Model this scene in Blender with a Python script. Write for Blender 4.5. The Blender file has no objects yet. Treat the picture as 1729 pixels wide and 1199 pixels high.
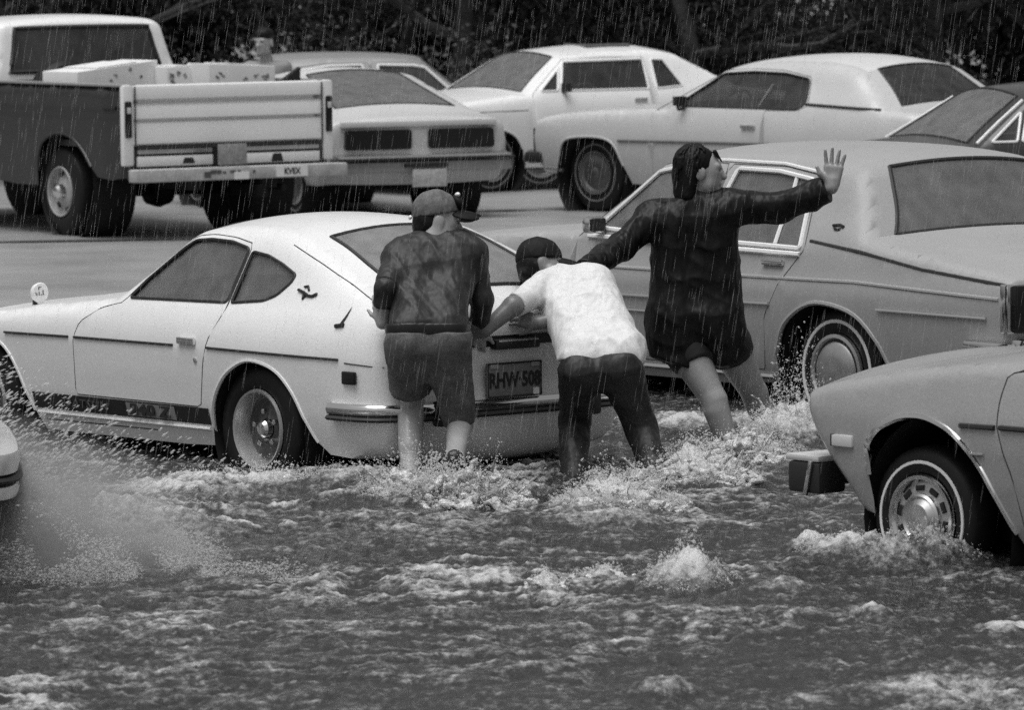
import bpy, bmesh, math, random
import numpy as np
from mathutils import Vector, Matrix, geometry
random.seed(7); RNG = np.random.default_rng(7)
sc = bpy.context.scene
COL = sc.collection
PI = math.pi
# ------------------------------------------------------------------ camera (200 mm lens on a 36 mm frame)
PW, PH = 1729.0, 1199.0
FPX = PW * 200 / 36; CX, CY = PW / 2, PH / 2; YH = -130.0; CAMH = 2.7
PIT = math.atan((CY - YH) / FPX); ROLL = math.radians(0.6)
_f = np.array([0, math.cos(PIT), -math.sin(PIT)]); _u0 = np.array([0, math.sin(PIT), math.cos(PIT)]); _r0 = np.array([1.0, 0, 0])
_r = math.cos(ROLL) * _r0 - math.sin(ROLL) * _u0; _u = math.sin(ROLL) * _r0 + math.cos(ROLL) * _u0
cd = bpy.data.cameras.new('camera'); cd.sensor_width = 36; cd.lens = 200; cd.clip_end = 2000; cd.clip_start = 0.5
cam = bpy.data.objects.new('camera', cd); COL.objects.link(cam)
M = Matrix(((_r[0], _u[0], -_f[0], 0), (_r[1], _u[1], -_f[1], 0), (_r[2], _u[2], -_f[2], CAMH), (0, 0, 0, 1)))
cam.matrix_world = M; sc.camera = cam
cd.dof.use_dof = True; cd.dof.focus_distance = 26.6; cd.dof.aperture_fstop = 8
# ------------------------------------------------------------------ world, sun, exposure
SUN_EL, SUN_AZ = math.radians(76), math.radians(225)     # azimuth clockwise from +Y
wd = bpy.data.worlds.new('World'); sc.world = wd; wd.use_nodes = True
nt = wd.node_tree; bg = nt.nodes['Background']
sky = nt.nodes.new('ShaderNodeTexSky'); sky.sky_type = 'NISHITA'; sky.sun_disc = False
sky.sun_elevation = SUN_EL; sky.sun_rotation = SUN_AZ; sky.dust_density = 6; sky.air_density = 1.5
bw = nt.nodes.new('ShaderNodeRGBToBW'); nt.links.new(sky.outputs[0], bw.inputs[0]); nt.links.new(bw.outputs[0], bg.inputs[0])
bg.inputs[1].default_value = 0.07
sl = bpy.data.lights.new('sun', 'SUN'); sl.energy = 1.5; sl.angle = math.radians(50); sl.color = (1, 1, 1)
so = bpy.data.objects.new('sun', sl); COL.objects.link(so)
sd = Vector((math.sin(SUN_AZ) * math.cos(SUN_EL), math.cos(SUN_AZ) * math.cos(SUN_EL), math.sin(SUN_EL)))
so.rotation_euler = sd.to_track_quat('Z', 'Y').to_euler()
sc.view_settings.view_transform = 'Standard'; sc.view_settings.look = 'None'; sc.view_settings.gamma = 1
sc.view_settings.exposure = 0.5
sc.cycles.use_denoising = False
sc.cycles.max_bounces = 6; sc.cycles.transparent_max_bounces = 24; sc.cycles.diffuse_bounces = 3; sc.cycles.glossy_bounces = 3
WATER = 0.12; LOT = 0.15
# ------------------------------------------------------------------ pixel helpers (a pixel gives a direction; depth comes from what a thing touches)
def ray(px, py): return _f * FPX + _r * (px - CX) - _u * (py - CY)
def at(px, py, Y):
    v = ray(px, py); return np.array([0, 0, CAMH]) + v * (Y / v[1])
def ground(px, py, z=0.0):
    v = ray(px, py); return np.array([0, 0, CAMH]) + v * ((z - CAMH) / v[2])
# ------------------------------------------------------------------ materials (grey only: a black and white photograph)
MATS = {}
def mat(name, v, rough=0.5, metal=0.0, coat=0.0, spec=0.5, var=0.0, vscale=60, bump=0.0, bscale=200, grain=0.0, bdist=.004, bz=1.0):
    if name in MATS: return MATS[name]
    m = bpy.data.materials.new(name); m.use_nodes = True; n = m.node_tree; L = n.links
    b = n.nodes['Principled BSDF']; b.inputs['Roughness'].default_value = rough; b.inputs['Metallic'].default_value = metal
    b.inputs['Coat Weight'].default_value = coat; b.inputs['Coat Roughness'].default_value = 0.16; b.inputs['Specular IOR Level'].default_value = spec
    b.inputs['Base Color'].default_value = (v, v, v, 1)
    tc = n.nodes.new('ShaderNodeTexCoord')
    def noise(scale, detail=4):
        t = n.nodes.new('ShaderNodeTexNoise'); t.inputs['Scale'].default_value = scale; t.inputs['Detail'].default_value = detail; t.inputs['Roughness'].default_value = 0.65
        L.new(tc.outputs['Object'], t.inputs['Vector']); return t
    if var or grain:
        src = None
        for amt, s_, dt in ((var, vscale, 6), (grain * 1.9, 150, 2)):
            if not amt: continue
            t = noise(s_, dt); mr = n.nodes.new('ShaderNodeMapRange')
            mr.inputs['From Min'].default_value = 0.3; mr.inputs['From Max'].default_value = 0.7
            mr.inputs['To Min'].default_value = 1 - amt; mr.inputs['To Max'].default_value = 1 + amt
            L.new(t.outputs['Fac'], mr.inputs['Value'])
            if src is None: src = mr.outputs[0]
            else:
                mm = n.nodes.new('ShaderNodeMath'); mm.operation = 'MULTIPLY'; L.new(src, mm.inputs[0]); L.new(mr.outputs[0], mm.inputs[1]); src = mm.outputs[0]
        mm = n.nodes.new('ShaderNodeMath'); mm.operation = 'MULTIPLY'; mm.inputs[1].default_value = v; L.new(src, mm.inputs[0])
        L.new(mm.outputs[0], b.inputs['Base Color'])
    if bump:
        t = noise(bscale, 2.2 if bz != 1.0 else 3)
        if bz != 1.0:
            mp_ = n.nodes.new('ShaderNodeMapping'); mp_.inputs['Scale'].default_value = (1, 1, bz); mp_.inputs['Rotation'].default_value = (.35, .45, 0); L.new(tc.outputs['Object'], mp_.inputs[0]); L.new(mp_.outputs[0], t.inputs['Vector'])
        bp = n.nodes.new('ShaderNodeBump'); bp.inputs['Strength'].default_value = bump; bp.inputs['Distance'].default_value = bdist
        L.new(t.outputs['Fac'], bp.inputs['Height']); L.new(bp.outputs[0], b.inputs['Normal'])
    MATS[name] = m; return m
def glass_mat(name, film=0.35, amt=0.45, tint=0.5, gloss=0.12):
    """rain-covered, fogged car glass: a grey film over see-through glass with a gloss"""
    m = bpy.data.materials.new(name); m.use_nodes = True; n = m.node_tree; L = n.links; n.nodes.clear()
    o = n.nodes.new('ShaderNodeOutputMaterial'); t = n.nodes.new('ShaderNodeBsdfTransparent'); t.inputs[0].default_value = (tint,) * 3 + (1,)
    d = n.nodes.new('ShaderNodeBsdfDiffuse'); g = n.nodes.new('ShaderNodeBsdfGlossy'); g.inputs['Roughness'].default_value = 0.12
    tc = n.nodes.new('ShaderNodeTexCoord'); nz = n.nodes.new('ShaderNodeTexNoise'); nz.inputs['Scale'].default_value = 9; nz.inputs['Detail'].default_value = 8
    L.new(tc.outputs['Object'], nz.inputs['Vector'])
    mr = n.nodes.new('ShaderNodeMapRange'); mr.inputs['From Min'].default_value = .3; mr.inputs['From Max'].default_value = .7
    mr.inputs['To Min'].default_value = max(0, amt - .12); mr.inputs['To Max'].default_value = amt + .12; L.new(nz.outputs['Fac'], mr.inputs['Value'])
    n2 = n.nodes.new('ShaderNodeTexNoise'); n2.inputs['Scale'].default_value = 220; L.new(tc.outputs['Object'], n2.inputs['Vector'])
    m2 = n.nodes.new('ShaderNodeMapRange'); m2.inputs['From Min'].default_value = .35; m2.inputs['From Max'].default_value = .65
    m2.inputs['To Min'].default_value = film * .8; m2.inputs['To Max'].default_value = film * 1.2; L.new(n2.outputs['Fac'], m2.inputs['Value']); L.new(m2.outputs[0], d.inputs[0])
    mx = n.nodes.new('ShaderNodeMixShader'); L.new(mr.outputs[0], mx.inputs[0]); L.new(t.outputs[0], mx.inputs[1]); L.new(d.outputs[0], mx.inputs[2])
    lw = n.nodes.new('ShaderNodeLayerWeight'); lw.inputs[0].default_value = 0.35
    ml = n.nodes.new('ShaderNodeMath'); ml.operation = 'MULTIPLY_ADD'; ml.inputs[1].default_value = 0.5; ml.inputs[2].default_value = gloss * .3; L.new(lw.outputs['Fresnel'], ml.inputs[0])
    m3 = n.nodes.new('ShaderNodeMixShader'); L.new(ml.outputs[0], m3.inputs[0]); L.new(mx.outputs[0], m3.inputs[1]); L.new(g.outputs[0], m3.inputs[2])
    L.new(m3.outputs[0], o.inputs[0]); MATS[name] = m; return m
paint_white = mat('white_paint', .78, .35, bump=.10, bscale=140, coat=.5, var=.03, vscale=4, grain=.06)
paint_white2 = mat('off_white_paint', .62, .4, bump=.10, bscale=140, coat=.3, var=.05, vscale=3, grain=.08)
paint_cream = mat('pale_paint', .50, .4, bump=.10, bscale=140, coat=.3, var=.05, vscale=3, grain=.08)
paint_grey = mat('silver_grey_paint', .33, .5, bump=.06, bscale=140, spec=.35, coat=.08, var=.05, vscale=3, grain=.08)
paint_mid = mat('mid_grey_paint', .30, .3, bump=.10, bscale=140, coat=.6, var=.05, vscale=3, grain=.08)
paint_dim = mat('dull_grey_paint', .27, .4, coat=.3, var=.06, vscale=3, grain=.08)
paint_dark = mat('dark_truck_paint', .022, .4, coat=.15, var=.1, vscale=3, grain=.1)
paint_black = mat('black_paint', .02, .3, coat=.5)
chrome = mat('chrome', .75, .12, metal=1.0)
chrome_dull = mat('dull_chrome', .6, .35, metal=1.0, var=.1, vscale=20)
rubber = mat('black_rubber', .018, .6)
tyre_m = mat('tyre_rubber', .012, .55, spec=.25, var=.2, vscale=30)
black = mat('black_plastic', .012, .5)
under = mat('underbody_black', .008, .8)
seam_m = mat('panel_gap', .03, .8)
lamp_dark = mat('dark_red_lens', .012, .25, coat=.2, spec=.3)
lamp_clear = mat('clear_lens', .6, .15, coat=.5)
cloth_seat = mat('dark_seat_vinyl', .05, .6)
rim_light = mat('pale_steel_rim', .5, .35, metal=.6)
rim_dark = mat('dark_steel_rim', .12, .4, metal=.6, var=.2, vscale=20)
white_trim = mat('white_trim', .8, .4)
plate_m = mat('licence_plate_face', .16, .5, var=.15, vscale=40)
plate_pale = mat('pale_licence_plate', .45, .5, var=.3, vscale=30)
ink = mat('black_ink', .012, .6)
glass = glass_mat('fogged_glass', .22, .45, .6)
glass_dark = glass_mat('clear_wet_glass', .10, .30, .35)
glass_grey = glass_mat('rain_grey_glass', .22, .55, .5)
# ------------------------------------------------------------------ mesh helpers
def link(name, me, m=None, parent=None, smooth=True, sharp=None):
    o = bpy.data.objects.new(name, me); COL.objects.link(o)
    if m is not None:
        me.materials.clear(); me.materials.append(m)
    if smooth: me.shade_smooth()
    if sharp: me.set_sharp_from_angle(angle=math.radians(sharp))
    if parent is not None: o.parent = parent
    return o
def mesh_np(name, V, Fc):
    """V (n,3); Fc (m,k) same-size polygons"""
    V = np.ascontiguousarray(V, dtype=np.float32); Fc = np.ascontiguousarray(Fc, dtype=np.int32); k = Fc.shape[1]
    me = bpy.data.meshes.new(name); me.vertices.add(len(V)); me.vertices.foreach_set('co', V.ravel())
    me.loops.add(Fc.size); me.loops.foreach_set('vertex_index', Fc.ravel())
    me.polygons.add(len(Fc)); me.polygons.foreach_set('loop_start', np.arange(0, Fc.size, k, dtype=np.int32))
    me.update(calc_edges=True); return me
def mesh_py(name, V, Fc):
    me = bpy.data.meshes.new(name); me.from_pydata([tuple(map(float, v)) for v in V], [], [tuple(int(i) for i in f) for f in Fc]); me.update(); return me
class MB:
    def __init__(s): s.V = []; s.F = []
    def add(s, V, Fc):
        b = len(s.V); s.V += [tuple(map(float, v)) for v in V]; s.F += [tuple(b + int(i) for i in f) for f in Fc]
    def box(s, c, d, R=None, taper=1.0):
        P = [(x * d[0] / 2 * (taper if z > 0 else 1), y * d[1] / 2 * (taper if z > 0 else 1), z * d[2] / 2) for x in (-1, 1) for y in (-1, 1) for z in (-1, 1)]
        if R is not None: P = [tuple(R @ Vector(p)) for p in P]
        s.add([(p[0] + c[0], p[1] + c[1], p[2] + c[2]) for p in P], [(0, 1, 3, 2), (4, 6, 7, 5), (0, 4, 5, 1), (2, 3, 7, 6), (0, 2, 6, 4), (1, 5, 7, 3)])
    def tube(s, P, r, n=6, closed=False, r2=None):
        P = [np.array(p, float) for p in P]; m = len(P); V = []; up0 = np.array([0.13, 0.31, 0.94])
        for i, p in enumerate(P):
            a = P[(i - 1) % m] if (closed or i > 0) else P[i]; b = P[(i + 1) % m] if (closed or i < m - 1) else P[i]
            t = b - a; t = t / (np.linalg.norm(t) + 1e-9); u = np.cross(t, up0)
            if np.linalg.norm(u) < .05: u = np.cross(t, [1, 0, 0])
            u /= np.linalg.norm(u); w = np.cross(t, u)
            rr = r if r2 is None else r + (r2 - r) * i / max(1, m - 1)
            for k in range(n):
                q = 2 * PI * k / n; V.append(p + rr * (math.cos(q) * u + math.sin(q) * w))
        Fc = []
        for i in range(m if closed else m - 1):
            j = (i + 1) % m
            for k in range(n): Fc.append((i * n + k, i * n + (k + 1) % n, j * n + (k + 1) % n, j * n + k))
        if not closed: Fc += [tuple(range(n - 1, -1, -1)), tuple(range((m - 1) * n, m * n))]
        s.add(V, Fc)
    def lathe(s, prof, c=(0, 0, 0), n=32, axis='y'):
        V = []; m = len(prof)
        for k in range(n):
            q = 2 * PI * k / n
            for r, h in prof:
                if axis == 'y': V.append((c[0] + r * math.cos(q), c[1] + h, c[2] + r * math.sin(q)))
                elif axis == 'z': V.append((c[0] + r * math.cos(q), c[1] + r * math.sin(q), c[2] + h))
                else: V.append((c[0] + h, c[1] + r * math.cos(q), c[2] + r * math.sin(q)))
        s.add(V, [(k * m + i, k * m + i + 1, ((k + 1) % n) * m + i + 1, ((k + 1) % n) * m + i) for k in range(n) for i in range(m - 1)])
    def build(s, name, m, parent=None, smooth=True, sharp=40, bevel=0.0):
        me = mesh_py(name, s.V, s.F)
        bm = bmesh.new(); bm.from_mesh(me)
        if bevel: bmesh.ops.bevel(bm, geom=bm.edges[:], offset=bevel, segments=2, affect='EDGES', profile=.6)
        bmesh.ops.recalc_face_normals(bm, faces=bm.faces); bm.to_mesh(me); bm.free()
        return link(name, me, m, parent, smooth, sharp)
def empty(name, loc, rz=0.0, label=None, cat=None, group=None):
    o = bpy.data.objects.new(name, None); COL.objects.link(o); o.location = tuple(map(float, loc)); o.rotation_euler = (0, 0, rz); o.empty_display_size = .2
    tag(o, label, cat, group); return o
def tag(o, label=None, cat=None, group=None, kind=None):
    for k, v in (('label', label), ('category', cat), ('group', group), ('kind', kind)):
        if v: o[k] = v
    return o
def text_part(body, size, m, parent, mat4, name='lettering', sx=1.0, ex=0.0015, bold=0.0):
    cu = bpy.data.curves.new('t', 'FONT'); cu.body = body; cu.size = size; cu.extrude = ex; cu.offset = bold; cu.align_x = 'CENTER'; cu.align_y = 'CENTER'; cu.resolution_u = 2
    t = bpy.data.objects.new('t', cu); COL.objects.link(t); bpy.context.view_layer.update()
    me = bpy.data.meshes.new_from_object(t.evaluated_get(bpy.context.evaluated_depsgraph_get())); bpy.data.objects.remove(t); bpy.data.curves.remove(cu)
    me.transform(Matrix.Diagonal((sx, 1, 1, 1))); me.transform(mat4); me.name = name
    return link(name, me, m, parent, smooth=False)
def tail_mat(x, y, z): return Matrix(((0, 0, -1, x), (-1, 0, 0, y), (0, 1, 0, z), (0, 0, 0, 1)))
def side_mat(x, y, z, tilt=0.0): return Matrix(((-1, 0, 0, x), (0, 0, 1, y), (0, 1, 0, z), (0, 0, 0, 1))) @ Matrix.Rotation(tilt, 4, 'Z')
def catmull(P, n=6, closed=False):
    P = [np.array(p, float) for p in P]; m = len(P); out = []
    for i in range(m if closed else m - 1):
        p1, p2 = P[i], P[(i + 1) % m]
        p0 = P[(i - 1) % m] if (closed or i > 0) else 2 * p1 - p2
        p3 = P[(i + 2) % m] if (closed or i < m - 2) else 2 * p2 - p1
        for k in range(n):
            t = k / n; out.append(.5 * ((2 * p1) + (-p0 + p2) * t + (2 * p0 - 5 * p1 + 4 * p2 - p3) * t * t + (-p0 + 3 * p1 - 3 * p2 + p3) * t ** 3))
    if not closed: out.append(P[-1])
    return np.array(out)
def round_poly(P, r=.03, n=4):
    """closed polygon with rounded corners"""
    P = [np.array(p, float) for p in P]; m = len(P); out = []
    for i in range(m):
        a, b, c = P[i - 1], P[i], P[(i + 1) % m]; u = a - b; v = c - b; lu, lv = np.linalg.norm(u), np.linalg.norm(v); q = min(r, lu * .45, lv * .45)
        s, e = b + u / lu * q, b + v / lv * q
        for k in range(n + 1):
            t = k / n; out.append((1 - t) ** 2 * s + 2 * t * (1 - t) * b + t * t * e)
    return np.array(out)
def pip(px, py, poly):
    x, y = poly[:, 0], poly[:, 1]; x2, y2 = np.roll(x, -1), np.roll(y, -1); c = np.zeros(len(px), bool)
    for i in range(len(poly)):
        if y[i] == y2[i]: continue
        cond = ((y[i] > py) != (y2[i] > py)) & (px < (x2[i] - x[i]) * (py - y[i]) / (y2[i] - y[i]) + x[i]); c ^= cond
    return c
def seg_dist(p, poly, closed=False):
    """distance of points (n,2) to polyline"""
    d = np.full(len(p), 1e9); m = len(poly)
    for i in range(m if closed else m - 1):
        a, b = poly[i], poly[(i + 1) % m]; ab = b - a; t = np.clip(((p - a) @ ab) / (ab @ ab + 1e-12), 0, 1)
        d = np.minimum(d, np.linalg.norm(p - a - t[:, None] * ab, axis=1))
    return d
# ------------------------------------------------------------------ car builder
class Car:
    """lofted car: a traced side outline with real window openings and arches, and a crowned top strip joined to both sides"""
    def __init__(s, name, label, cat, pos, th, spec, group=None):
        s.spec = spec; s.root = spec.get('root') or empty(name, pos, th + PI / 2, label, cat, group)
        s.secs = spec['top']; s.sect = np.array(spec['sect']); s.plan = np.array(spec['plan'])
        top = []; kind = []
        for nm, pts in s.secs:
            c = catmull(pts, spec.get('n', 5)) if len(pts) > 2 else np.array([np.array(pts[0]) + (np.array(pts[1]) - np.array(pts[0])) * t for t in np.linspace(0, 1, 7)])
            if top and nm != 'x': c = c[1:] if np.linalg.norm(c[0] - top[-1]) < 1e-6 else c
            for q in c:
                top.append(q); kind.append(nm)
        s.top = np.array(top); s.kind = kind
        s.belt = spec['belt']
    def Y(s, x, z):
        x = np.atleast_1d(np.asarray(x, float)); z = np.atleast_1d(np.asarray(z, float))
        o = np.argsort(s.plan[:, 0]); b = np.interp(x, s.plan[o, 0], s.plan[o, 1]) * np.interp(z, s.sect[:, 0], s.sect[:, 1])
        d = seg_dist(np.stack([x, z], 1), s.top); q = np.clip((z - s.belt + .12) / .26, 0, 1); q = q * q * (3 - 2 * q); r = s.spec.get('r_body', .05) * (1 - q) + s.spec.get('r_roof', .07) * q
        q = np.clip(1 - d / r, 0, 1); return b - r * (1 - np.sqrt(1 - q * q))
    def P(s, x, z, off=0.0, side=1):
        return (x, side * (float(s.Y(x, z)[0]) + off), z)
    def shell(s, paint, door_paint=None, roof_paint=None, rear_glass=None, front_glass=None, side_glass=None, trim=None, low_paint=None):
        sp = s.spec; bot = np.array(sp['bottom'], float)
        lips = []; nb = []; i = 0; ends = {a: b for a, b in sp.get('lips', [])}
        while i < len(bot):
            if i in ends:
                c = catmull(bot[i:ends[i] + 1], 4); lips.append((len(nb), len(nb) + len(c) - 1)); nb += list(c); i = ends[i] + 1
            else: nb.append(bot[i]); i += 1
        bot = np.array(nb)
        out = np.vstack([s.top, bot])
        wins = [round_poly(w, sp.get('win_r', .03)) for w in sp.get('windows', [])]
        doors = [round_poly(d, .03, 3) for d in sp.get('doors', [])]
        # constraint set
        V = [tuple(p) for p in out]; E_ = [(i, (i + 1) % len(out)) for i in range(len(out))]
        for poly in wins + doors:
            b = len(V); V += [tuple(p) for p in poly]; E_ += [(b + i, b + (i + 1) % len(poly)) for i in range(len(poly))]
        # steiner points: rings near the top edge and a grid
        xs0, xs1 = out[:, 0].min(), out[:, 0].max(); zs0, zs1 = out[:, 1].min(), out[:, 1].max(); g = sp.get('grid', .07)
        gx, gz = np.meshgrid(np.arange(xs0 + g / 2, xs1, g), np.arange(zs0 + g / 2, zs1, g * .7)); pts = [np.stack([gx.ravel(), gz.ravel()], 1)]
        tn = np.gradient(s.top, axis=0); nn = np.stack([-tn[:, 1], tn[:, 0]], 1); nn /= np.linalg.norm(nn, axis=1)[:, None] + 1e-9
        cen = np.array([(xs0 + xs1) / 2, (zs0 + zs1) / 2])
        for d in (.004, .012, .028, .05):
            for sg in (1, -1): pts.append(s.top + nn * d * sg)
        pts = np.vstack(pts); ins = pip(pts[:, 0], pts[:, 1], out); pts = pts[ins]
        dd = seg_dist(pts, out, True); k = dd > .003
        for poly in wins + doors: k &= seg_dist(pts, poly, True) > .012
        pts = pts[k]; V += [tuple(p) for p in pts]
        vo, eo, fo, *_ = geometry.delaunay_2d_cdt([Vector(v) for v in V], E_, [], 0, 1e-5)
        vo = np.array([tuple(v) for v in vo]); fo = np.array([tuple(f) for f in fo if len(f) == 3])
        cx = vo[fo].mean(1); keep = pip(cx[:, 0], cx[:, 1], out)
        for w in wins: keep &= ~pip(cx[:, 0], cx[:, 1], w)
        fo = fo[keep]; cx = cx[keep]; yy = s.Y(vo[:, 0], vo[:, 1])
        own = np.zeros(len(fo), int)
        for i, d in enumerate(doors): own[pip(cx[:, 0], cx[:, 1], d)] = i + 1
        if sp.get('low_split') is not None:
            pass
        s.doors = []
        mb = MB()
        for sd_ in (1, -1):
            V3 = np.stack([vo[:, 0], sd_ * yy, vo[:, 1]], 1)
            mb.add(V3, fo[own == 0] if sd_ == -1 else fo[own == 0][:, ::-1])
            for i in range(len(doors)):
                f = fo[own == i + 1]
                if len(f) == 0: continue
                us = np.unique(f); rm = -np.ones(len(V3), int); rm[us] = np.arange(len(us)); ff = rm[f]
                me = mesh_py('door', V3[us], ff if sd_ == -1 else ff[:, ::-1]); ob = link('door', me, door_paint or paint, s.root, True, 40); s.doors.append((sd_, i, ob))
                t = MB(); dp = doors[i]; t.tube([(p[0], sd_ * (s.Y(p[0], p[1])[0] - .0015), p[1]) for p in dp[::2] if True], sp.get('seam_r', .0035), 5, True); t.build('door_seam', seam_m, ob)
        # top strip
        tg = sp.get('tg', .88); ts = np.array(sorted(set(list(np.linspace(-1, 1, 13)) + [-tg, tg, -.97, .97])))
        yw = s.Y(s.top[:, 0], s.top[:, 1]); cr = np.interp(np.arange(len(s.top)), *s._crown())
        nout = nn.copy(); sgn = np.sign(((s.top - cen) * nout).sum(1)); nout *= np.where(sgn == 0, 1, sgn)[:, None]
        n_, m_ = len(s.top), len(ts); VS = np.zeros((n_, m_, 3))
        for j, t in enumerate(ts):
            VS[:, j, 0] = s.top[:, 0] + nout[:, 0] * cr * (1 - t * t); VS[:, j, 2] = s.top[:, 1] + nout[:, 1] * cr * (1 - t * t); VS[:, j, 1] = t * yw
        groups = {}
        for i in range(n_ - 1):
            for j in range(m_ - 1):
                kd = s.kind[i + 1]; tm = (ts[j] + ts[j + 1]) / 2
                if kd in ('windscreen', 'rear_window') and abs(tm) > tg: kd = 'body'
                if kd == 'roof' and roof_paint is None: kd = 'body'
                groups.setdefault(kd, []).append((i * m_ + j, i * m_ + j + 1, (i + 1) * m_ + j + 1, (i + 1) * m_ + j))
        VS = VS.reshape(-1, 3); s.VS = VS; s.ts = ts; s.m_ = m_
        mb.add(VS, groups.pop('body'))
        me = mesh_py('body', mb.V, mb.F); bm = bmesh.new(); bm.from_mesh(me); bmesh.ops.remove_doubles(bm, verts=bm.verts, dist=.0008)
        bmesh.ops.delete(bm, geom=[v for v in bm.verts if not v.link_faces], context='VERTS'); bmesh.ops.recalc_face_normals(bm, faces=bm.faces); bm.to_mesh(me); bm.free()
        s.body = link('body', me, paint, s.root, True, 38)
        for kd, fs in groups.items():
            if kd == 'open': continue
            fs = np.array(fs); us = np.unique(fs); rm = -np.ones(len(VS), int); rm[us] = np.arange(len(us)); VV = VS[us].copy()
            m = sp['kind_mats'][kd] if kd in sp.get('kind_mats', {}) else roof_paint if kd == 'roof' else (rear_glass if kd == 'rear_window' else front_glass) or glass
            o = link(kd, mesh_py(kd, VV, rm[fs]), m, s.root, True, 28 if kd == 'tailgate' else None)
            if kd in ('windscreen', 'rear_window'):   # gasket round the glass
                rows = sorted(set(fs.ravel() // m_)); j0 = int(np.where(ts == -tg)[0][0]); j1 = int(np.where(ts == tg)[0][0])
                loop = [VS[r * m_ + j0] for r in rows] + [VS[rows[-1] * m_ + j] for j in range(j0 + 1, j1)] + [VS[r * m_ + j1] for r in rows[::-1]] + [VS[rows[0] * m_ + j] for j in range(j1 - 1, j0, -1)]
                g_ = MB(); g_.tube(loop, sp.get('gasket', .010), 6, True); g_.build('window_seal', rubber, o)
        # side glass and frames
        s.windows = []
        for wi, w in enumerate(wins):
            for sd_ in (1, -1):
                g = .08; gx, gz = np.meshgrid(np.arange(w[:, 0].min(), w[:, 0].max(), g), np.arange(w[:, 1].min(), w[:, 1].max(), g)); q = np.stack([gx.ravel(), gz.ravel()], 1)
                q = q[pip(q[:, 0], q[:, 1], w)]; q = q[seg_dist(q, w, True) > .02]; VV = [tuple(p) for p in w] + [tuple(p) for p in q]
                vo, _, fo, *_2 = geometry.delaunay_2d_cdt([Vector(v) for v in VV], [(i, (i + 1) % len(w)) for i in range(len(w))], [], 0, 1e-5)
                vo = np.array([tuple(v) for v in vo]); fo = np.array([tuple(f) for f in fo]); c2 = vo[fo].mean(1); fo = fo[pip(c2[:, 0], c2[:, 1], w)]
                yy = s.Y(vo[:, 0], vo[:, 1]) - .012
                par = next((ob for (a, i, ob) in s.doors if a == sd_ and pip(w[:1, 0], w[:1, 1], doors[i])[0]), s.root)
                o = link('window', mesh_py('window', np.stack([vo[:, 0], sd_ * yy, vo[:, 1]], 1), fo if sd_ == -1 else fo[:, ::-1]), side_glass or glass, par, True)
                t = MB(); t.tube([s.P(p[0], p[1], .001, sd_) for p in w], sp.get('frame_r', .009), 6, True); fr = t.build('window_frame', trim or rubber, o if par is s.root else par)
                s.windows.append(o)
        # wheel wells, floor and underside
        lo, hi = bot[:, 0].min(), bot[:, 0].max(); mb = MB()
        wy = s.sect[:, 1].max()
        for ax, arr, ay in sp['arches']:
            for sd_ in (1, -1):
                mb.lathe([(arr, -.20), (arr, .20), (.02, .20)] if sd_ == -1 else [(.02, -.20), (arr, -.20), (arr, .20)], (ax, sd_ * (wy - .24), ay), 28)
        zf = sp.get('floor', .26); mb.box(((lo + hi) / 2, 0, zf), (hi - lo - .15, 2 * wy * .60, .10)); mb.box(((lo + hi) / 2, 0, zf + .1), (hi - lo - .3, 2 * wy * .55, .2))
        cut = MB(); mb.build('underbody', under, s.root, sharp=30)
        # arch lips
        for a0, a1 in lips:
            for sd_ in (1, -1):
                t = MB(); t.tube([s.P(p[0], p[1], -.004, sd_) for p in bot[a0:a1 + 1]], sp.get('lip_r', .012), 6); t.build('wheel_arch_lip', sp.get('lip_mat') or paint, s.root)
    def _crown(s):
        xs, vs = [], []; i = 0
        cr = s.spec['crown']
        for j, k in enumerate(s.kind): xs.append(j); vs.append(cr.get(k, .03))
        v = np.array(vs, float); zz = s.top[:, 1]
        # soften the change of crown and let the lower front and rear ends bow less
        ker = np.ones(7) / 7; v = np.convolve(np.pad(v, 3, mode='edge'), ker, 'valid')
        e = s.spec.get('end_crown', .06); n = len(v); lowf = (zz < s.belt - .12); v = np.where(lowf, e, v); v = np.convolve(np.pad(v, 2, mode='edge'), np.ones(5) / 5, 'valid')
        return np.array(xs), v
    def wheel(s, x, y, r, style, side, w=.19, steer=0.0, rz=None):
        """tyre with rim and cap; y = distance of the outer face"""
        rr = style['rim']; o = MB(); s_ = side; z = r if rz is None else rz
        base = empty_mesh = None
        prof = [(rr - .01, -w * .98), (rr + .02, -w * 1.02), (r - .03, -w * 1.0), (r - .008, -w * .86), (r, -w * .5), (r - .008, -w * .14), (r - .03, -.004), (rr + .05, .006), (rr + .02, .002), (rr, -.012)]
        def L(p): return [(a, b * s_) for a, b in (p if s_ > 0 else p)]
        o.lathe(L(prof), (0, 0, 0), 40); ty = o.build('tyre', tyre_m, s.root, sharp=50); ty.location = (x, s_ * y, z); ty.rotation_euler = (0, 0, steer)
        if style.get('white'):
            a, b = style['white']; t = MB(); t.lathe(L([(a, .004), (a + .002, .0085), (b - .002, .0085), (b, .004)]), (0, 0, 0), 40); t.build('whitewall', style.get('white_mat', white_trim), ty)
        for nm, prof, m in style['parts']:
            t = MB(); t.lathe(L(prof), (0, 0, 0), 36); t.build(nm, m, ty, sharp=30)
        for nm, m, n_, rad, dim, yo in style.get('studs', []):
            for k in range(n_):
                t = MB(); q = 2 * PI * k / n_ + .2; R = Matrix.Rotation(-q, 3, 'Y'); t.box((rad * math.cos(q), s_ * yo, rad * math.sin(q)), dim, R); t.build(nm, m, ty, bevel=min(dim) * .2)
        return ty
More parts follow.
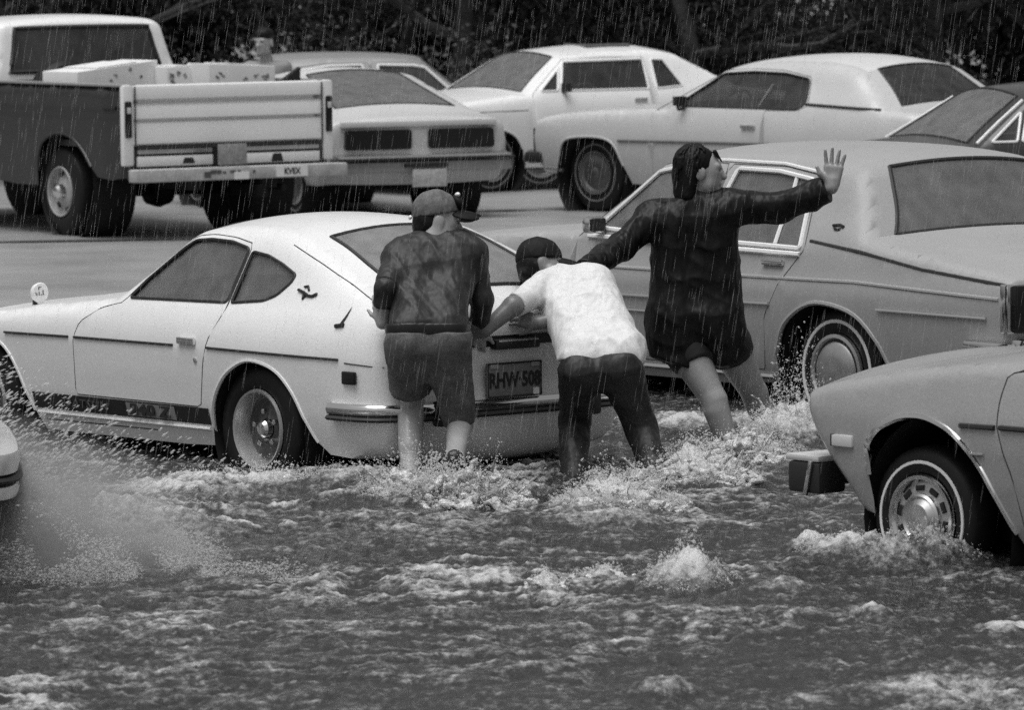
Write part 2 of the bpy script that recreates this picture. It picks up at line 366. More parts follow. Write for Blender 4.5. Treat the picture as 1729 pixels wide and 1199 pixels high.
    def strip(s, name, pts, r, m, parent=None, off=.004, sides=(1, -1)):
        for sd_ in sides:
            t = MB(); P = []
            for a, b in zip(pts[:-1], pts[1:]):
                for k in range(4): q = k / 4; P.append(s.P(a[0] + (b[0] - a[0]) * q, a[1] + (b[1] - a[1]) * q, off, sd_))
            P.append(s.P(*pts[-1], off, sd_)); t.tube(P, r, 6); t.build(name, m, parent or s.root)
    def seats(s, xs, z0, zt, m=None, steer=None):
        t = MB()
        for x in xs:
            for y in (.34, -.34):
                t.box((x, y, z0 + .08), (.5, .5, .16)); t.box((x - .26, y, (z0 + zt) / 2 + .05), (.14, .46, zt - z0), Matrix.Rotation(-.2, 3, 'Y'), .8)
        t.build('seats', m or cloth_seat, s.root, bevel=.03)
        if steer:
            t = MB(); R = Matrix.Rotation(1.1, 3, 'Y')
            t.tube([tuple(Vector(steer) + R @ Vector((.18 * math.cos(q), .18 * math.sin(q), 0))) for q in np.linspace(0, 2 * PI, 20, endpoint=False)], .012, 6, True)
            t.tube([tuple(Vector(steer) + R @ Vector((-.18, 0, 0))), tuple(Vector(steer) + R @ Vector((.18, 0, 0)))], .014, 6); t.build('steering_wheel', black, s.root)
def arc(xc, zc, r, a0, a1, n=10):
    return [(xc + r * math.cos(math.radians(a)), zc + r * math.sin(math.radians(a))) for a in np.linspace(a0, a1, n)]
# ------------------------------------------------------------------ noise in numpy
def vnoise(x, y, seed):
    r = np.random.default_rng(seed); T = r.random((256, 256)); xi = np.floor(x).astype(int); yi = np.floor(y).astype(int); fx = x - xi; fy = y - yi
    fx = fx * fx * (3 - 2 * fx); fy = fy * fy * (3 - 2 * fy); a = T[xi & 255, yi & 255]; b = T[(xi + 1) & 255, yi & 255]; c = T[xi & 255, (yi + 1) & 255]; d = T[(xi + 1) & 255, (yi + 1) & 255]
    return (a * (1 - fx) + b * fx) * (1 - fy) + (c * (1 - fx) + d * fx) * fy
def fbm(x, y, seed, o=4, g=.5, ridge=False):
    v = 0; a = 1; n = 0
    for i in range(o):
        q = vnoise(x * 2 ** i + 17.3 * i, y * 2 ** i + 5.1 * i, seed + i)
        if ridge: q = 1 - np.abs(2 * q - 1)
        v = v + a * q; n += a; a *= g
    return v / n
# ------------------------------------------------------------------ terrain: street bed, rising to the car park
def terrain_z(x, y):
    t = np.clip((y - 33.5) / 5.0, 0, 1); z = LOT * t * t * (3 - 2 * t)
    t2 = np.clip((y - 55.5) / 4.0, 0, 1); return z - .30 * t2 * t2 * (3 - 2 * t2)
gx = np.concatenate([[-400, -120, -40], np.linspace(-14, 14, 57), [40, 120, 400]]); gy = np.concatenate([[-60, 0, 10], np.linspace(16, 75, 237), [90, 150, 400, 900]])
X, Yg = np.meshgrid(gx, gy); Z = terrain_z(X, Yg) + .008 * (fbm(X * 1.3, Yg * 1.3, 3) - .5) * (Yg > 36) * (Yg < 70)
nx = len(gx); idx = np.arange(len(gx) * len(gy)).reshape(len(gy), nx)
quads = np.stack([idx[:-1, :-1].ravel(), idx[:-1, 1:].ravel(), idx[1:, 1:].ravel(), idx[1:, :-1].ravel()], 1)
asph = mat('wet_asphalt', .24, .45, spec=.45, var=.22, vscale=1.1, grain=.12, bump=.25, bscale=90)
tag(link('ground', mesh_np('ground', np.stack([X.ravel(), Yg.ravel(), Z.ravel()], 1), quads), asph), kind='structure')
# painted / tarred lines on the car park
t = MB()
for (x0, y0, x1, y1, w) in ((-1.2, 50.2, 3.0, 51.2, .16), (-9, 45.6, -1.0, 46.6, .2)):
    n = 14; V = []
    for k in range(n + 1):
        q = k / n; x = x0 + (x1 - x0) * q; y = y0 + (y1 - y0) * q
        for s_ in (-1, 1): V.append((x, y + s_ * w / 2 * (1 + .5 * math.sin(k * 2.1)), float(terrain_z(np.array(x), np.array(y))) + .012))
    t.add(V, [(2 * k, 2 * k + 2, 2 * k + 3, 2 * k + 1) for k in range(n)])
tag(t.build('pavement_joint', mat('tar_joint', .06, .6, var=.2, vscale=6)), kind='structure')
# ------------------------------------------------------------------ flood water
# swells and splashes: pixel, radius (m), height (m), froth
SPL = [(690, 850, .20, .08, .8), (790, 852, .24, .11, .9), (880, 835, .2, .05, .5), (1040, 862, .30, .14, 1.), (1170, 812, .30, .14, 1.), (1250, 775, .25, .10, .9), (1345, 752, .26, .24, 1.1),
       (430, 828, .4, .05, .7), (300, 840, .5, .05, .6), (590, 830, .35, .05, .45), (1160, 1000, .16, .15, .9), (922, 1003, .10, .08, .8), (1010, 985, .10, .06, .6), (1440, 955, .24, .08, .55), (1370, 940, .13, .09, .8), (1500, 965, .22, .05, .35), (1600, 960, .2, .06, .4), (1570, 962, .30, .07, .3), (1660, 940, .25, .06, .25),
       (90, 900, .7, .10, .7), (250, 900, .5, .05, .5), (1120, 1175, .14, .07, .5), (1600, 1175, .35, .05, .6), (1010, 890, .35, .05, .5), (640, 1015, .07, .05, .7), (740, 1045, .15, .05, .45), (1330, 1010, .2, .04, .35), (1660, 990, .3, .04, .3), (1180, 720, .5, .05, .7), (700, 900, .5, .03, .4), (1700, 1075, .12, .06, .8), (1470, 1050, .1, .05, .7)]
def water_field(x, y):
    wx = x + .35 * (fbm(x * .7, y * .5, 40) - .5); wy = y + .8 * (fbm(x * .6 + 9, y * .4, 50) - .5)
    big = fbm(wx * 1.0, wy * .55, 1, 2); mid = fbm(wx * 3.1, wy * 1.9, 11, 4, .55, True); fine = fbm(wx * 12, wy * 8, 21, 4, .6, True); slow = fbm(x * .45, y * .22, 77, 2)
    amp = np.clip(.55 + 1.5 * (slow - .4), .35, 1.3)
    tiny = fbm(wx * 26, wy * 17, 31, 2, .6, True)
    h = .06 * (big - .5) + amp * (.095 * (mid - .5) + .045 * (fine - .5) + .018 * (tiny - .5))
    rid = fbm(wx * 2.3 + .15 * wy, wy * 3.6, 131, 5, .66, True); rid2 = fbm(wx * 7 + 4, wy * 13, 171, 4, .62, True)
    foam_glint = .50 * np.clip((rid - .58) * 3.6, 0, 1) ** 1.2 * np.clip(.35 + (slow - .3) * 2.2, .3, 1.1) + .28 * np.clip((rid2 - .60) * 3.6, 0, 1)  # ridge streaks paint the light glints of the ripples into the water colour
    calm = np.clip((fbm(x * .5 + 3, y * .9, 211, 3) - .34) * 4, .5, 1); foam_glint = foam_glint * calm; h = h * (.6 + .4 * calm) + calm * (.045 * (rid - .5) + .018 * (rid2 - .5))
    foam_glint = foam_glint + .08 * np.clip((fine - .5) * 3, 0, 1)
    lump = fbm(x * 9, y * 8, 60, 5, .7)
    for px, py, r, hh, fm in SPL:
        g = ground(px, py, WATER); d2 = ((x - g[0]) ** 2 + ((y - g[1]) * .8) ** 2) / (r * r); e = np.exp(-d2 * 1.4)
        h = h + .75 * hh * e * (.1 + 1.8 * lump) ; foam_glint = np.maximum(foam_glint, np.clip(fm * e * (-.15 + 2.0 * lump) * 1.0, 0, 1))
    return h, np.clip(foam_glint, 0, 1)
wx_ = np.linspace(-4.6, 4.9, 900); wy_ = 17.2 + np.cumsum(np.concatenate([[0], np.linspace(.018, .045, 560)])); X, Yg = np.meshgrid(wx_, wy_)
hh, fo_ = water_field(X, Yg); fade = np.clip((36.6 - Yg) / 2.5, 0, 1) * np.clip((X + 4.6) / .4, 0, 1) * np.clip((4.9 - X) / .4, 0, 1) * np.clip((Yg - 17.2) / .3, 0, 1); Zw = WATER + hh * fade
ny, nx = X.shape; idx = np.arange(nx * ny).reshape(ny, nx); V = np.stack([X.ravel(), Yg.ravel(), Zw.ravel()], 1)
quads = np.stack([idx[:-1, :-1].ravel(), idx[:-1, 1:].ravel(), idx[1:, 1:].ravel(), idx[1:, :-1].ravel()], 1)
# wide, coarse sheets around the detailed part
x0, x1, y0, y1 = wx_[0], wx_[-1], wy_[0], wy_[-1]; ex = [(-90, -10, x0, y1), (x1, -10, 90, y1), (x0, -10, x1, y0)]; base = len(V); V2 = []; Q2 = []
for a, b, c, d in ex:
    k = base + len(V2); V2 += [(a, b, WATER), (c, b, WATER), (c, d, WATER), (a, d, WATER)]; Q2.append((k, k + 1, k + 2, k + 3))
me = mesh_np('flood_water', np.vstack([V, V2]), np.vstack([quads, Q2]))
at_ = me.attributes.new('foam_glint', 'FLOAT', 'POINT'); at_.data.foreach_set('value', np.concatenate([fo_.ravel(), np.full(len(V2), .2)]).astype(np.float32))
wm = bpy.data.materials.new('muddy_flood_water'); wm.use_nodes = True; n = wm.node_tree; L = n.links; b = n.nodes['Principled BSDF']
a = n.nodes.new('ShaderNodeAttribute'); a.attribute_name = 'foam_glint'; tc = n.nodes.new('ShaderNodeTexCoord'); nz = n.nodes.new('ShaderNodeTexNoise'); nz.inputs['Scale'].default_value = 26; nz.inputs['Detail'].default_value = 8; nz.inputs['Roughness'].default_value = .75
mp = n.nodes.new('ShaderNodeMapping'); mp.inputs['Scale'].default_value = (1, .55, 1); L.new(tc.outputs['Object'], mp.inputs[0]); L.new(mp.outputs[0], nz.inputs['Vector'])
ad = n.nodes.new('ShaderNodeMath'); ad.operation = 'MULTIPLY_ADD'; ad.inputs[1].default_value = 1.5; L.new(nz.outputs['Fac'], ad.inputs[0]); ad.inputs[2].default_value = -.75
sm = n.nodes.new('ShaderNodeMath'); sm.operation = 'ADD'; L.new(a.outputs['Fac'], sm.inputs[0]); L.new(ad.outputs[0], sm.inputs[1])
rp = n.nodes.new('ShaderNodeMapRange'); rp.inputs['From Min'].default_value = .08; rp.inputs['From Max'].default_value = .80; rp.interpolation_type = 'SMOOTHSTEP'; L.new(sm.outputs[0], rp.inputs['Value'])
mixc = n.nodes.new('ShaderNodeMix'); mixc.data_type = 'RGBA'; mixc.inputs['A'].default_value = (.022,) * 3 + (1,); mixc.inputs['B'].default_value = (.56,) * 3 + (1,); L.new(rp.outputs[0], mixc.inputs['Factor']); L.new(mixc.outputs['Result'], b.inputs['Base Color'])  # pale tone serves real froth and the painted crest highlights alike
rr = n.nodes.new('ShaderNodeMapRange'); rr.inputs['To Min'].default_value = .14; rr.inputs['To Max'].default_value = .75; L.new(rp.outputs[0], rr.inputs['Value']); L.new(rr.outputs[0], b.inputs['Roughness'])
b.inputs['Specular IOR Level'].default_value = .42
n2 = n.nodes.new('ShaderNodeTexNoise'); n2.inputs['Scale'].default_value = 55; n2.inputs['Detail'].default_value = 5; n2.inputs['Roughness'].default_value = .7; L.new(mp.outputs[0], n2.inputs['Vector'])
bp = n.nodes.new('ShaderNodeBump'); bp.inputs['Strength'].default_value = .55; bp.inputs['Distance'].default_value = .02; L.new(n2.outputs['Fac'], bp.inputs['Height']); L.new(bp.outputs[0], b.inputs['Normal'])
tag(link('flood_water', me, wm), kind='structure')
# ------------------------------------------------------------------ trees and brush behind the car park
bark = mat('wet_bark', .045, .8, var=.3, vscale=12); leafs = [mat('leaf_dark', .02, .6, spec=.08, var=.4, vscale=3), mat('leaf_mid', .04, .6, spec=.08, var=.4, vscale=3), mat('leaf_pale', .10, .6, spec=.08, var=.4, vscale=3)]
def tree(name, label, cat, x, y, h, spread, zlow, leaf, nl, seed, lean=.0, group=None, trunk=.11, lsize=.04):
    r = random.Random(seed); root = empty(name, (x, y, -.15), 0, label, cat, group); tr = MB(); tips = []
    def limb(p, d, ln, rad, lvl):
        P = [Vector(p)]; d = Vector(d).normalized()
        for k in range(5):
            d = (d + Vector((r.uniform(-.22, .22), r.uniform(-.22, .22), r.uniform(-.1, .16)))).normalized(); P.append(P[-1] + d * ln / 5); tips.append(tuple(P[-1])) if lvl > 0 else None
        tr.tube([tuple(q) for q in P], rad, 6 if lvl < 2 else 4, r2=rad * .5)
        if lvl < 3:
            for k in range(4 if lvl else 6):
                q = P[r.randint(1, 5) if lvl else r.randint(1, 5)]; a_ = r.uniform(0, 2 * PI)
                limb(q, (math.cos(a_) * spread, math.sin(a_) * spread, r.uniform(.1, .9)), ln * r.uniform(.45, .7), rad * .5, lvl + 1)
    limb((0, 0, -.15), (lean, 0, 1), h * .5, trunk, 0); tr.build('trunk', bark, root, sharp=60)
    rg = np.random.default_rng(seed); T = np.array(tips); T = T[T[:, 2] > zlow] if (T[:, 2] > zlow).sum() > 8 else T
    c = T[rg.integers(0, len(T), nl)] + rg.normal(0, .26, (nl, 3)) * np.array([1, 1, .8]); c[:, 2] = np.maximum(c[:, 2], zlow + rg.random(nl) * .2)
    u = rg.normal(size=(nl, 3)); u /= np.linalg.norm(u, axis=1)[:, None]; v = np.cross(u, rg.normal(size=(nl, 3))); v /= np.linalg.norm(v, axis=1)[:, None]; sz = (lsize * (.5 + rg.random(nl)))[:, None]
    V = np.stack([c - u * sz, c - v * sz * .45, c + u * sz, c + v * sz * .45], 1).reshape(-1, 3); link('crown', mesh_np('crown', V, np.arange(nl * 4).reshape(-1, 4)), leaf, root, smooth=False)
    return root
tl = [(-7.3, 65, 'tall', 1), (-5.9, 67.5, 'tall', 0), (-4.4, 64.5, 'tall', 0), (-3.0, 66, 'tall', 1), (-1.5, 68, 'tall', 0), (-.6, 65, 'tall', 1), (.9, 66.5, 'tall', 0), (2.3, 64.5, 'tall', 0), (3.5, 67, 'tall', 0), (4.8, 65, 'tall', 0), (6.3, 66.5, 'tall', 0), (7.7, 65.5, 'tall', 0)]
wh = ['behind the pickup cab roof', 'showing in the gap right of the pickup cab', 'above the man standing by the pickup', 'with a leaning limb, right of the standing man', 'above the grey sedan roof', 'pale, above the fastback rear window', 'above the white coupe windscreen', 'above the white coupe roof', 'in the gap between the white coupe and the pale hardtop', 'above the pale hardtop roof', 'above the hardtop rear window', 'behind the black car at the right edge']
for i, (x, y, k, lf) in enumerate(tl):
    tree('tree', 'dark wet tree ' + wh[i], 'tree', x, y, 6.5 + (i % 3), 1.0, .55, leafs[lf], 11000, 100 + i, lean=.25 * math.sin(i * 2.3), group='trees behind the car park', trunk=.10 + .03 * (i % 2))
for i, x in enumerate(np.linspace(-8.6, 8.8, 12)):
    tree('shrub', 'low dark shrub under the trees, %s from the left behind the parked cars' % ['first', 'second', 'third', 'fourth', 'fifth', 'sixth', 'seventh', 'eighth', 'ninth', 'tenth', 'eleventh', 'twelfth'][i], 'shrub', float(x) + .3 * math.sin(i * 5), 69.5 + .8 * math.sin(i * 1.7), 3.4, 1.5, .05, leafs[0], 9000, 300 + i, group='shrubs under the trees', trunk=.06, lsize=.06)
for i, (x, y) in enumerate(((-2.1, 63.2), (-.75, 63.4), (.3, 63.0))):
    tree('bush', 'pale leafy bush behind the parked cars, ' + ['left one above the grey sedan', 'middle one', 'right one beside the white coupe roof'][i], 'bush', x, y, 2.6, 1.4, .2, leafs[2], 1500, 400 + i, group='pale bushes', trunk=.03, lsize=.03)
# ------------------------------------------------------------------ wheel styles
W_SPORT = dict(rim=.19, parts=[('rim', [(.192, -.004), (.186, .010), (.176, .006), (.168, -.02), (.155, -.075), (.10, -.085), (.055, -.07), (.02, -.068)], rim_light), ('rim_dish', [(.150, -.070), (.115, -.078), (.062, -.062), (.05, -.06)], rim_dark), ('hub_cap', [(.045, -.066), (.042, -.03), (.03, -.016), (.001, -.012)], chrome)],
               studs=[('wheel_nut', chrome, 5, .082, (.024, .05, .024), -.06)])
W_SLOT = dict(rim=.175, white=(.222, .236), parts=[('trim_ring', [(.182, .002), (.176, .014), (.160, .014), (.148, -.004), (.140, -.02)], chrome), ('rim', [(.146, -.012), (.13, -.006), (.112, -.004), (.02, -.01)], rim_light), ('hub_cap', [(.104, -.004), (.102, .012), (.092, .02), (.084, .012), (.06, .03), (.001, .036)], chrome_dull)],
              studs=[('rim_slot', black, 10, .124, (.022, .014, .045), -.006)])
W_COVER = dict(rim=.20, white=(.262, .282), parts=[('wheel_cover', [(.208, .0), (.204, .016), (.186, .02), (.172, .004), (.162, .012), (.15, .02), (.08, .03), (.001, .034)], chrome_dull), ('cover_ring', [(.176, .006), (.172, .012), (.164, .013), (.160, .01)], black)])
W_CAP = dict(rim=.19, white=(.245, .255), white_mat=mat('dirty_whitewall', .25, .6), parts=[('wheel_cover', [(.197, .0), (.19, .014), (.17, .010), (.15, -.006), (.12, .004), (.09, .014), (.05, .01), (.03, .022), (.001, .026)], rim_dark), ('trim_ring', [(.198, .004), (.192, .018), (.184, .016)], chrome_dull)])
W_TRUCK = dict(rim=.21, parts=[('rim', [(.212, 0), (.205, .012), (.195, .006), (.19, -.05), (.17, -.06), (.10, -.03), (.07, -.02), (.02, -.02)], mat('white_steel_wheel', .38, .5, var=.25, vscale=10)), ('hub_cap', [(.065, -.02), (.06, .03), (.04, .05), (.001, .055)], chrome)],
               studs=[('rim_slot', black, 6, .15, (.03, .03, .05), -.045)])
# ------------------------------------------------------------------ white sports car being pushed
Z = dict(belt=.90, n=6, grid=.055, win_r=.02, frame_r=.008, r_roof=.10, r_body=.07, tg=.86, gasket=.011, lip_r=.011, end_crown=.05, floor=.27,
  top=[('body', [(3.06, .26), (3.15, .40), (3.14, .52), (3.05, .61), (2.8, .69), (2.5, .745), (2.1, .79), (1.8, .825), (1.45, .86), (1.20, .89)]),
       ('windscreen', [(1.20, .89), (1.02, 1.04), (.82, 1.19)]), ('body', [(.82, 1.19), (.74, 1.225), (.58, 1.25), (.36, 1.262), (.12, 1.255), (-.02, 1.235), (-.12, 1.205)]),
       ('rear_window', [(-.12, 1.205), (-.30, 1.145), (-.54, 1.05), (-.79, .945)]), ('body', [(-.79, .945), (-.88, .895), (-.945, .845), (-.958, .80), (-.945, .70), (-.935, .56), (-.945, .46), (-.93, .36), (-.87, .245), (-.80, .215)])],
  bottom=[(-.66, .215), (-.52, .225), (-.46, .28), (-.39, .40), (-.32, .51), (-.23, .59), (-.12, .633), (.02, .645), (.15, .597), (.24, .525), (.305, .43), (.335, .31), (.34, .215), (.6, .205), (1.2, .205), (1.78, .205), (1.83, .30), (1.88, .40), (1.93, .49), (1.99, .57), (2.08, .63), (2.2, .655), (2.33, .65), (2.46, .61), (2.56, .53), (2.63, .42), (2.67, .3), (2.72, .24)],
  sect=[(.20, .735), (.30, .775), (.40, .80), (.55, .815), (.68, .82), (.78, .80), (.86, .765), (.93, .715), (1.05, .645), (1.18, .585), (1.28, .54)],
  plan=[(3.16, .70), (3.0, .83), (2.7, .93), (2.3, .985), (1.6, 1.0), (0, 1.0), (-.45, .99), (-.75, .955), (-.96, .90)],
  crown={'body': .045, 'windscreen': .10, 'rear_window': .075}, arches=[(-.03, .36, .30), (2.27, .37, .30)], lips=[(2, 12), (16, 26)],
  windows=[[(1.05, .895), (.97, 1.0), (.84, 1.105), (.73, 1.18), (.60, 1.19), (.42, 1.185), (.268, 1.158), (.275, .905)], [(.235, 1.145), (.10, 1.13), (-.03, 1.095), (-.155, 1.05), (-.145, 1.015), (-.08, .955), (.0, .925), (.242, .905)]],
  doors=[[(1.09, .868), (1.25, .84), (1.40, .76), (1.43, .68), (1.435, .40), (.40, .40), (.36, .62), (.33, .73), (.255, .862), (.255, 1.185), (.42, 1.205), (.60, 1.212), (.75, 1.20), (.87, 1.10), (1.0, .99)]])
zc = Car('sports_car', 'white two-door fastback sports car stranded in the flood, pushed by two men in caps', 'car', (-.621, 27.40, 0), .692, Z)
zc.shell(paint_white, rear_glass=glass_mat('streaked_hatch_glass', .34, .62, .6), side_glass=glass, front_glass=glass, trim=rubber)
for sd_ in (1, -1):
    zc.wheel(0, .765, .315, W_SPORT, sd_, .20); zc.wheel(2.305, .755, .315, W_SPORT, sd_, .20)
zdoor = next(o for s_, i, o in zc.doors if s_ == 1)
zc.strip('side_moulding', [(2.03, .682), (1.47, .688)], .006, rubber); zc.strip('side_moulding', [(1.42, .688), (.6, .69)], .006, rubber); zc.strip('side_moulding', [(.33, .69), (-.66, .682)], .006, rubber)
for sd_ in (1, -1):   # handle and lock
    par = next(o for s_, i, o in zc.doors if s_ == sd_)
    t = MB(); t.box(zc.P(.485, .715, .012, sd_), (.135, .02, .034)); t.build('door_handle', chrome, par, bevel=.006)
    t = MB(); t.lathe([(.001, .006), (.012, .004), (.012, -.004)], zc.P(.42, .625, .002, sd_), 12); t.build('door_lock', chrome_dull, par)
    # black lower stripe with lettering
    V = []; xs = np.linspace(1.82, .345, 30)
    for x in xs:
        for z in (.395, .355, .315): V.append(zc.P(x, z, .0035, sd_))
    t = MB(); t.add(V, [(3 * i + j, 3 * i + 3 + j, 3 * i + 4 + j, 3 * i + 1 + j) for i in range(29) for j in (0, 1)]); st = t.build('side_stripe', black, zc.root)
    zc.strip('sill_moulding', [(1.8, .295), (.36, .295)], .008, white_trim, sides=(sd_,)); zc.strip('sill_seam', [(1.75, .26), (.8, .262)], .003, seam_m, sides=(sd_,), off=.0)
    t = MB(); V = []
    for x in np.linspace(1.02, .62, 9):
        for z in (.388, .322): V.append(zc.P(x, z, .006, sd_))
    t.add(V, [(2 * i, 2 * i + 2, 2 * i + 3, 2 * i + 1) for i in range(8)]); pn = t.build('stripe_panel', mat('grey_decal', .26, .6), zc.root)
    yy = float(zc.Y(.82, .355)[0]); tm = side_mat(.82, yy + .012, .355) if sd_ == 1 else Matrix(((1, 0, 0, .82), (0, 0, -1, -yy - .012), (0, 1, 0, .355), (0, 0, 0, 1)))
    text_part('240 Z', .08, ink, pn, tm, 'stripe_lettering', 1.7, bold=.0035)
    yy = float(zc.Y(1.35, .355)[0]); tm = side_mat(1.36, yy + .009, .355) if sd_ == 1 else Matrix(((1, 0, 0, 1.36), (0, 0, -1, -yy - .009), (0, 1, 0, .355), (0, 0, 0, 1)))
    text_part('DATSUN', .06, mat('dim_decal', .06, .6), st, tm, 'stripe_lettering', 1.6)
    # marker lamp, pillar badge and sail-boat sticker, quarter seam
    t = MB(); t.box(zc.P(-.735, .60, .006, sd_), (.095, .02, .062)); mk = t.build('side_marker_lamp', lamp_dark, zc.root, bevel=.008)
    t = MB(); y_ = lambda x, z, o=.005: zc.P(x, z, o, sd_)
    t.tube([y_(-.225, .985), y_(-.27, .975), y_(-.31, .962), y_(-.345, .96), y_(-.375, .972)], .008, 5); t.tube([y_(-.26, 1.0), y_(-.285, 1.005), y_(-.305, .985)], .006, 5); t.tube([y_(-.27, .975), y_(-.285, .945), y_(-.295, .96)], .006, 5); t.build('pillar_badge', ink, zc.root)
    t = MB(); t.tube([y_(-.60, .835), y_(-.655, .842)], .010, 6); t.tube([y_(-.635, .845), y_(-.648, .885), y_(-.652, .925)], .008, 5, r2=.001); t.build('boat_sticker', ink, zc.root)
    zc.strip('hatch_seam', [(-.04, 1.185), (-.30, 1.105), (-.55, 1.02), (-.80, .925)], .003, seam_m, sides=(sd_,), off=-.001)
    zc.strip('panel_seam', [(-.70, .668), (-.92, .655)], .003, seam_m, sides=(sd_,), off=0)
# tail
def zx(y, z): # tail surface x at height z
    c = .05; return np.interp(z, [.36, .46, .56, .70, .80, .845], [-.93, -.945, -.935, -.945, -.958, -.945]) - c * max(0, 1 - (y / .72) ** 2)
t = MB(); t.add([(zx(y, z) - .004, y, z) for y in np.linspace(-.34, .34, 13) for z in (.725, .775)], [(2 * i, 2 * i + 2, 2 * i + 3, 2 * i + 1) for i in range(12)]); t.build('tail_recess', black, zc.root)
for s_ in (1, -1):
    t = MB(); t.add([(zx(s_ * y, z) - .004, s_ * y, z) for y in np.linspace(.34, .66, 8) for z in (.60, .775)], [(2 * i, 2 * i + 2, 2 * i + 3, 2 * i + 1) for i in range(7)]); t.build('tail_lamp_panel', black, zc.root)
    t = MB(); t.box((zx(.5, .69) - .006, s_ * .5, .69), (.012, .26, .10)); t.build('tail_lamp', lamp_dark, zc.root, bevel=.004)
t = MB(); t.box((-1.022, .02, .735), (.05, .27, .05)); t.build('plate_lamp', black, zc.root, bevel=.012)
t = MB(); t.box((-1.03, .02, .752), (.04, .24, .008)); t.build('plate_lamp_trim', chrome_dull, zc.root)
t = MB(); t.box((-1.012, .022, .566), (.012, .335, .165)); pl = t.build('licence_plate', plate_m, zc.root, bevel=.004)
t = MB(); t.tube([(-1.02, .022 + a * .162, .566 + b * .078) for a, b in ((-1, -1), (1, -1), (1, 1), (-1, 1))], .004, 5, True); t.build('plate_rim', ink, pl)
text_part('RHW\u00b7508', .098, ink, pl, tail_mat(-1.0195, .022, .562), 'plate_lettering', .78, bold=.0025)
t = MB(); t.box((-1.02, -.105, .505), (.012, .03, .03)); t.build('plate_sticker', white_trim, pl)
for s_ in (1, -1):
    t = MB(); t.box((-1.02, .022 + s_ * .125, .632), (.004, .05, .02)); t.build('plate_tab', mat('plate_tab', .3, .5), pl)
# bumper: chrome blade following the tail with a dark rubber band under it
def bump_path(z, o, y0=.80, x_end=-.60):
    P = [(x_end, y0 + o * .5, z), (-.78, y0 + o * .5 - .01, z), (-.90 - o * .6, .74 + o * .3, z)]
    P += [(-.985 - o, y, z) for y in (.55, .3, 0, -.3, -.55)]; P += [(-.90 - o * .6, -.74 - o * .3, z), (-.78, -y0 - o * .5 + .01, z), (x_end, -y0 - o * .5, z)]; return catmull(P, 4)
def blade(name, z0, z1, o, m, thick=.03, par=None):
    P = bump_path(0, o); V = []; prof = [(0, z0), (.010, z0 + .004), (.018, (z0 + z1) / 2), (.010, z1 - .004), (0, z1), (-thick, z1), (-thick, z0)]
    tn = np.gradient(P, axis=0); nn = np.stack([tn[:, 1], -tn[:, 0]], 1); nn /= np.linalg.norm(nn, axis=1)[:, None]
    for p, q in zip(P, nn):
        sg = 1 if (q @ np.array([p[0] + .0, p[1]])) > 0 else -1
        for a_, z in prof: V.append((p[0] + sg * q[0] * a_, p[1] + sg * q[1] * a_, z))
    k = len(prof); t = MB(); t.add(V, [(i * k + j, i * k + (j + 1) % k, (i + 1) * k + (j + 1) % k, (i + 1) * k + j) for i in range(len(P) - 1) for j in range(k)] + [tuple(range(k)), tuple(range((len(P) - 1) * k, len(P) * k))]); return t.build(name, m, par or zc.root, sharp=50)
bmp = blade('rear_bumper', .425, .480, .012, chrome); blade('bumper_rubber', .398, .424, .022, rubber, par=bmp)
for s_ in (1, -1):
    t = MB(); t.box((-1.012, s_ * .47, .43), (.05, .06, .12)); t.build('bumper_guard', rubber, bmp, bevel=.015)
t = MB(); t.tube(catmull([(-.6, -.42, .25), (-.9, -.42, .24), (-1.0, -.42, .25)], 3), .028, 10); t.build('exhaust_pipe', chrome_dull, zc.root)
# fender mirror: round white disc on a dark stalk, with marks
g = (2.02, .60, .87); t = MB(); t.lathe([(.001, -.006), (.046, -.006), (.052, 0), (.046, .02), (.001, .03)], g, 28, axis='x'); mr_ = t.build('fender_mirror', white_trim, zc.root)
t = MB(); t.tube(catmull([(2.06, .60, .775), (2.065, .60, .82), (2.04, .60, .865)], 3), .014, 8); t.box((2.06, .60, .785), (.06, .04, .02)); t.build('mirror_stalk', black, mr_)
t = MB()
for (a, b, w, h_) in ((.012, .022, .004, .016), (.004, .028, .016, .003), (.028, -.002, .012, .003), (.024, -.008, .004, .014), (.010, -.004, .004, .018), (-.004, -.010, .010, .003), (-.014, .002, .004, .022), (-.016, -.010, .010, .003)): t.box((2.0125, .60 + a, .87 + b), (.002, w, h_))
t.build('mirror_marks', mat('grey_ink', .08, .6), mr_)
zc.seats([.55], .32, .95, steer=(1.02, .34, .80)); t = MB(); t.box((.1, 0, .55), (1.6, 1.2, .5)); t.box((-.55, 0, .68), (.55, 1.1, .2)); t.box((1.1, 0, .66), (.3, 1.2, .25)); t.build('interior', mat('dark_interior', .03, .8), zc.root, bevel=.05)
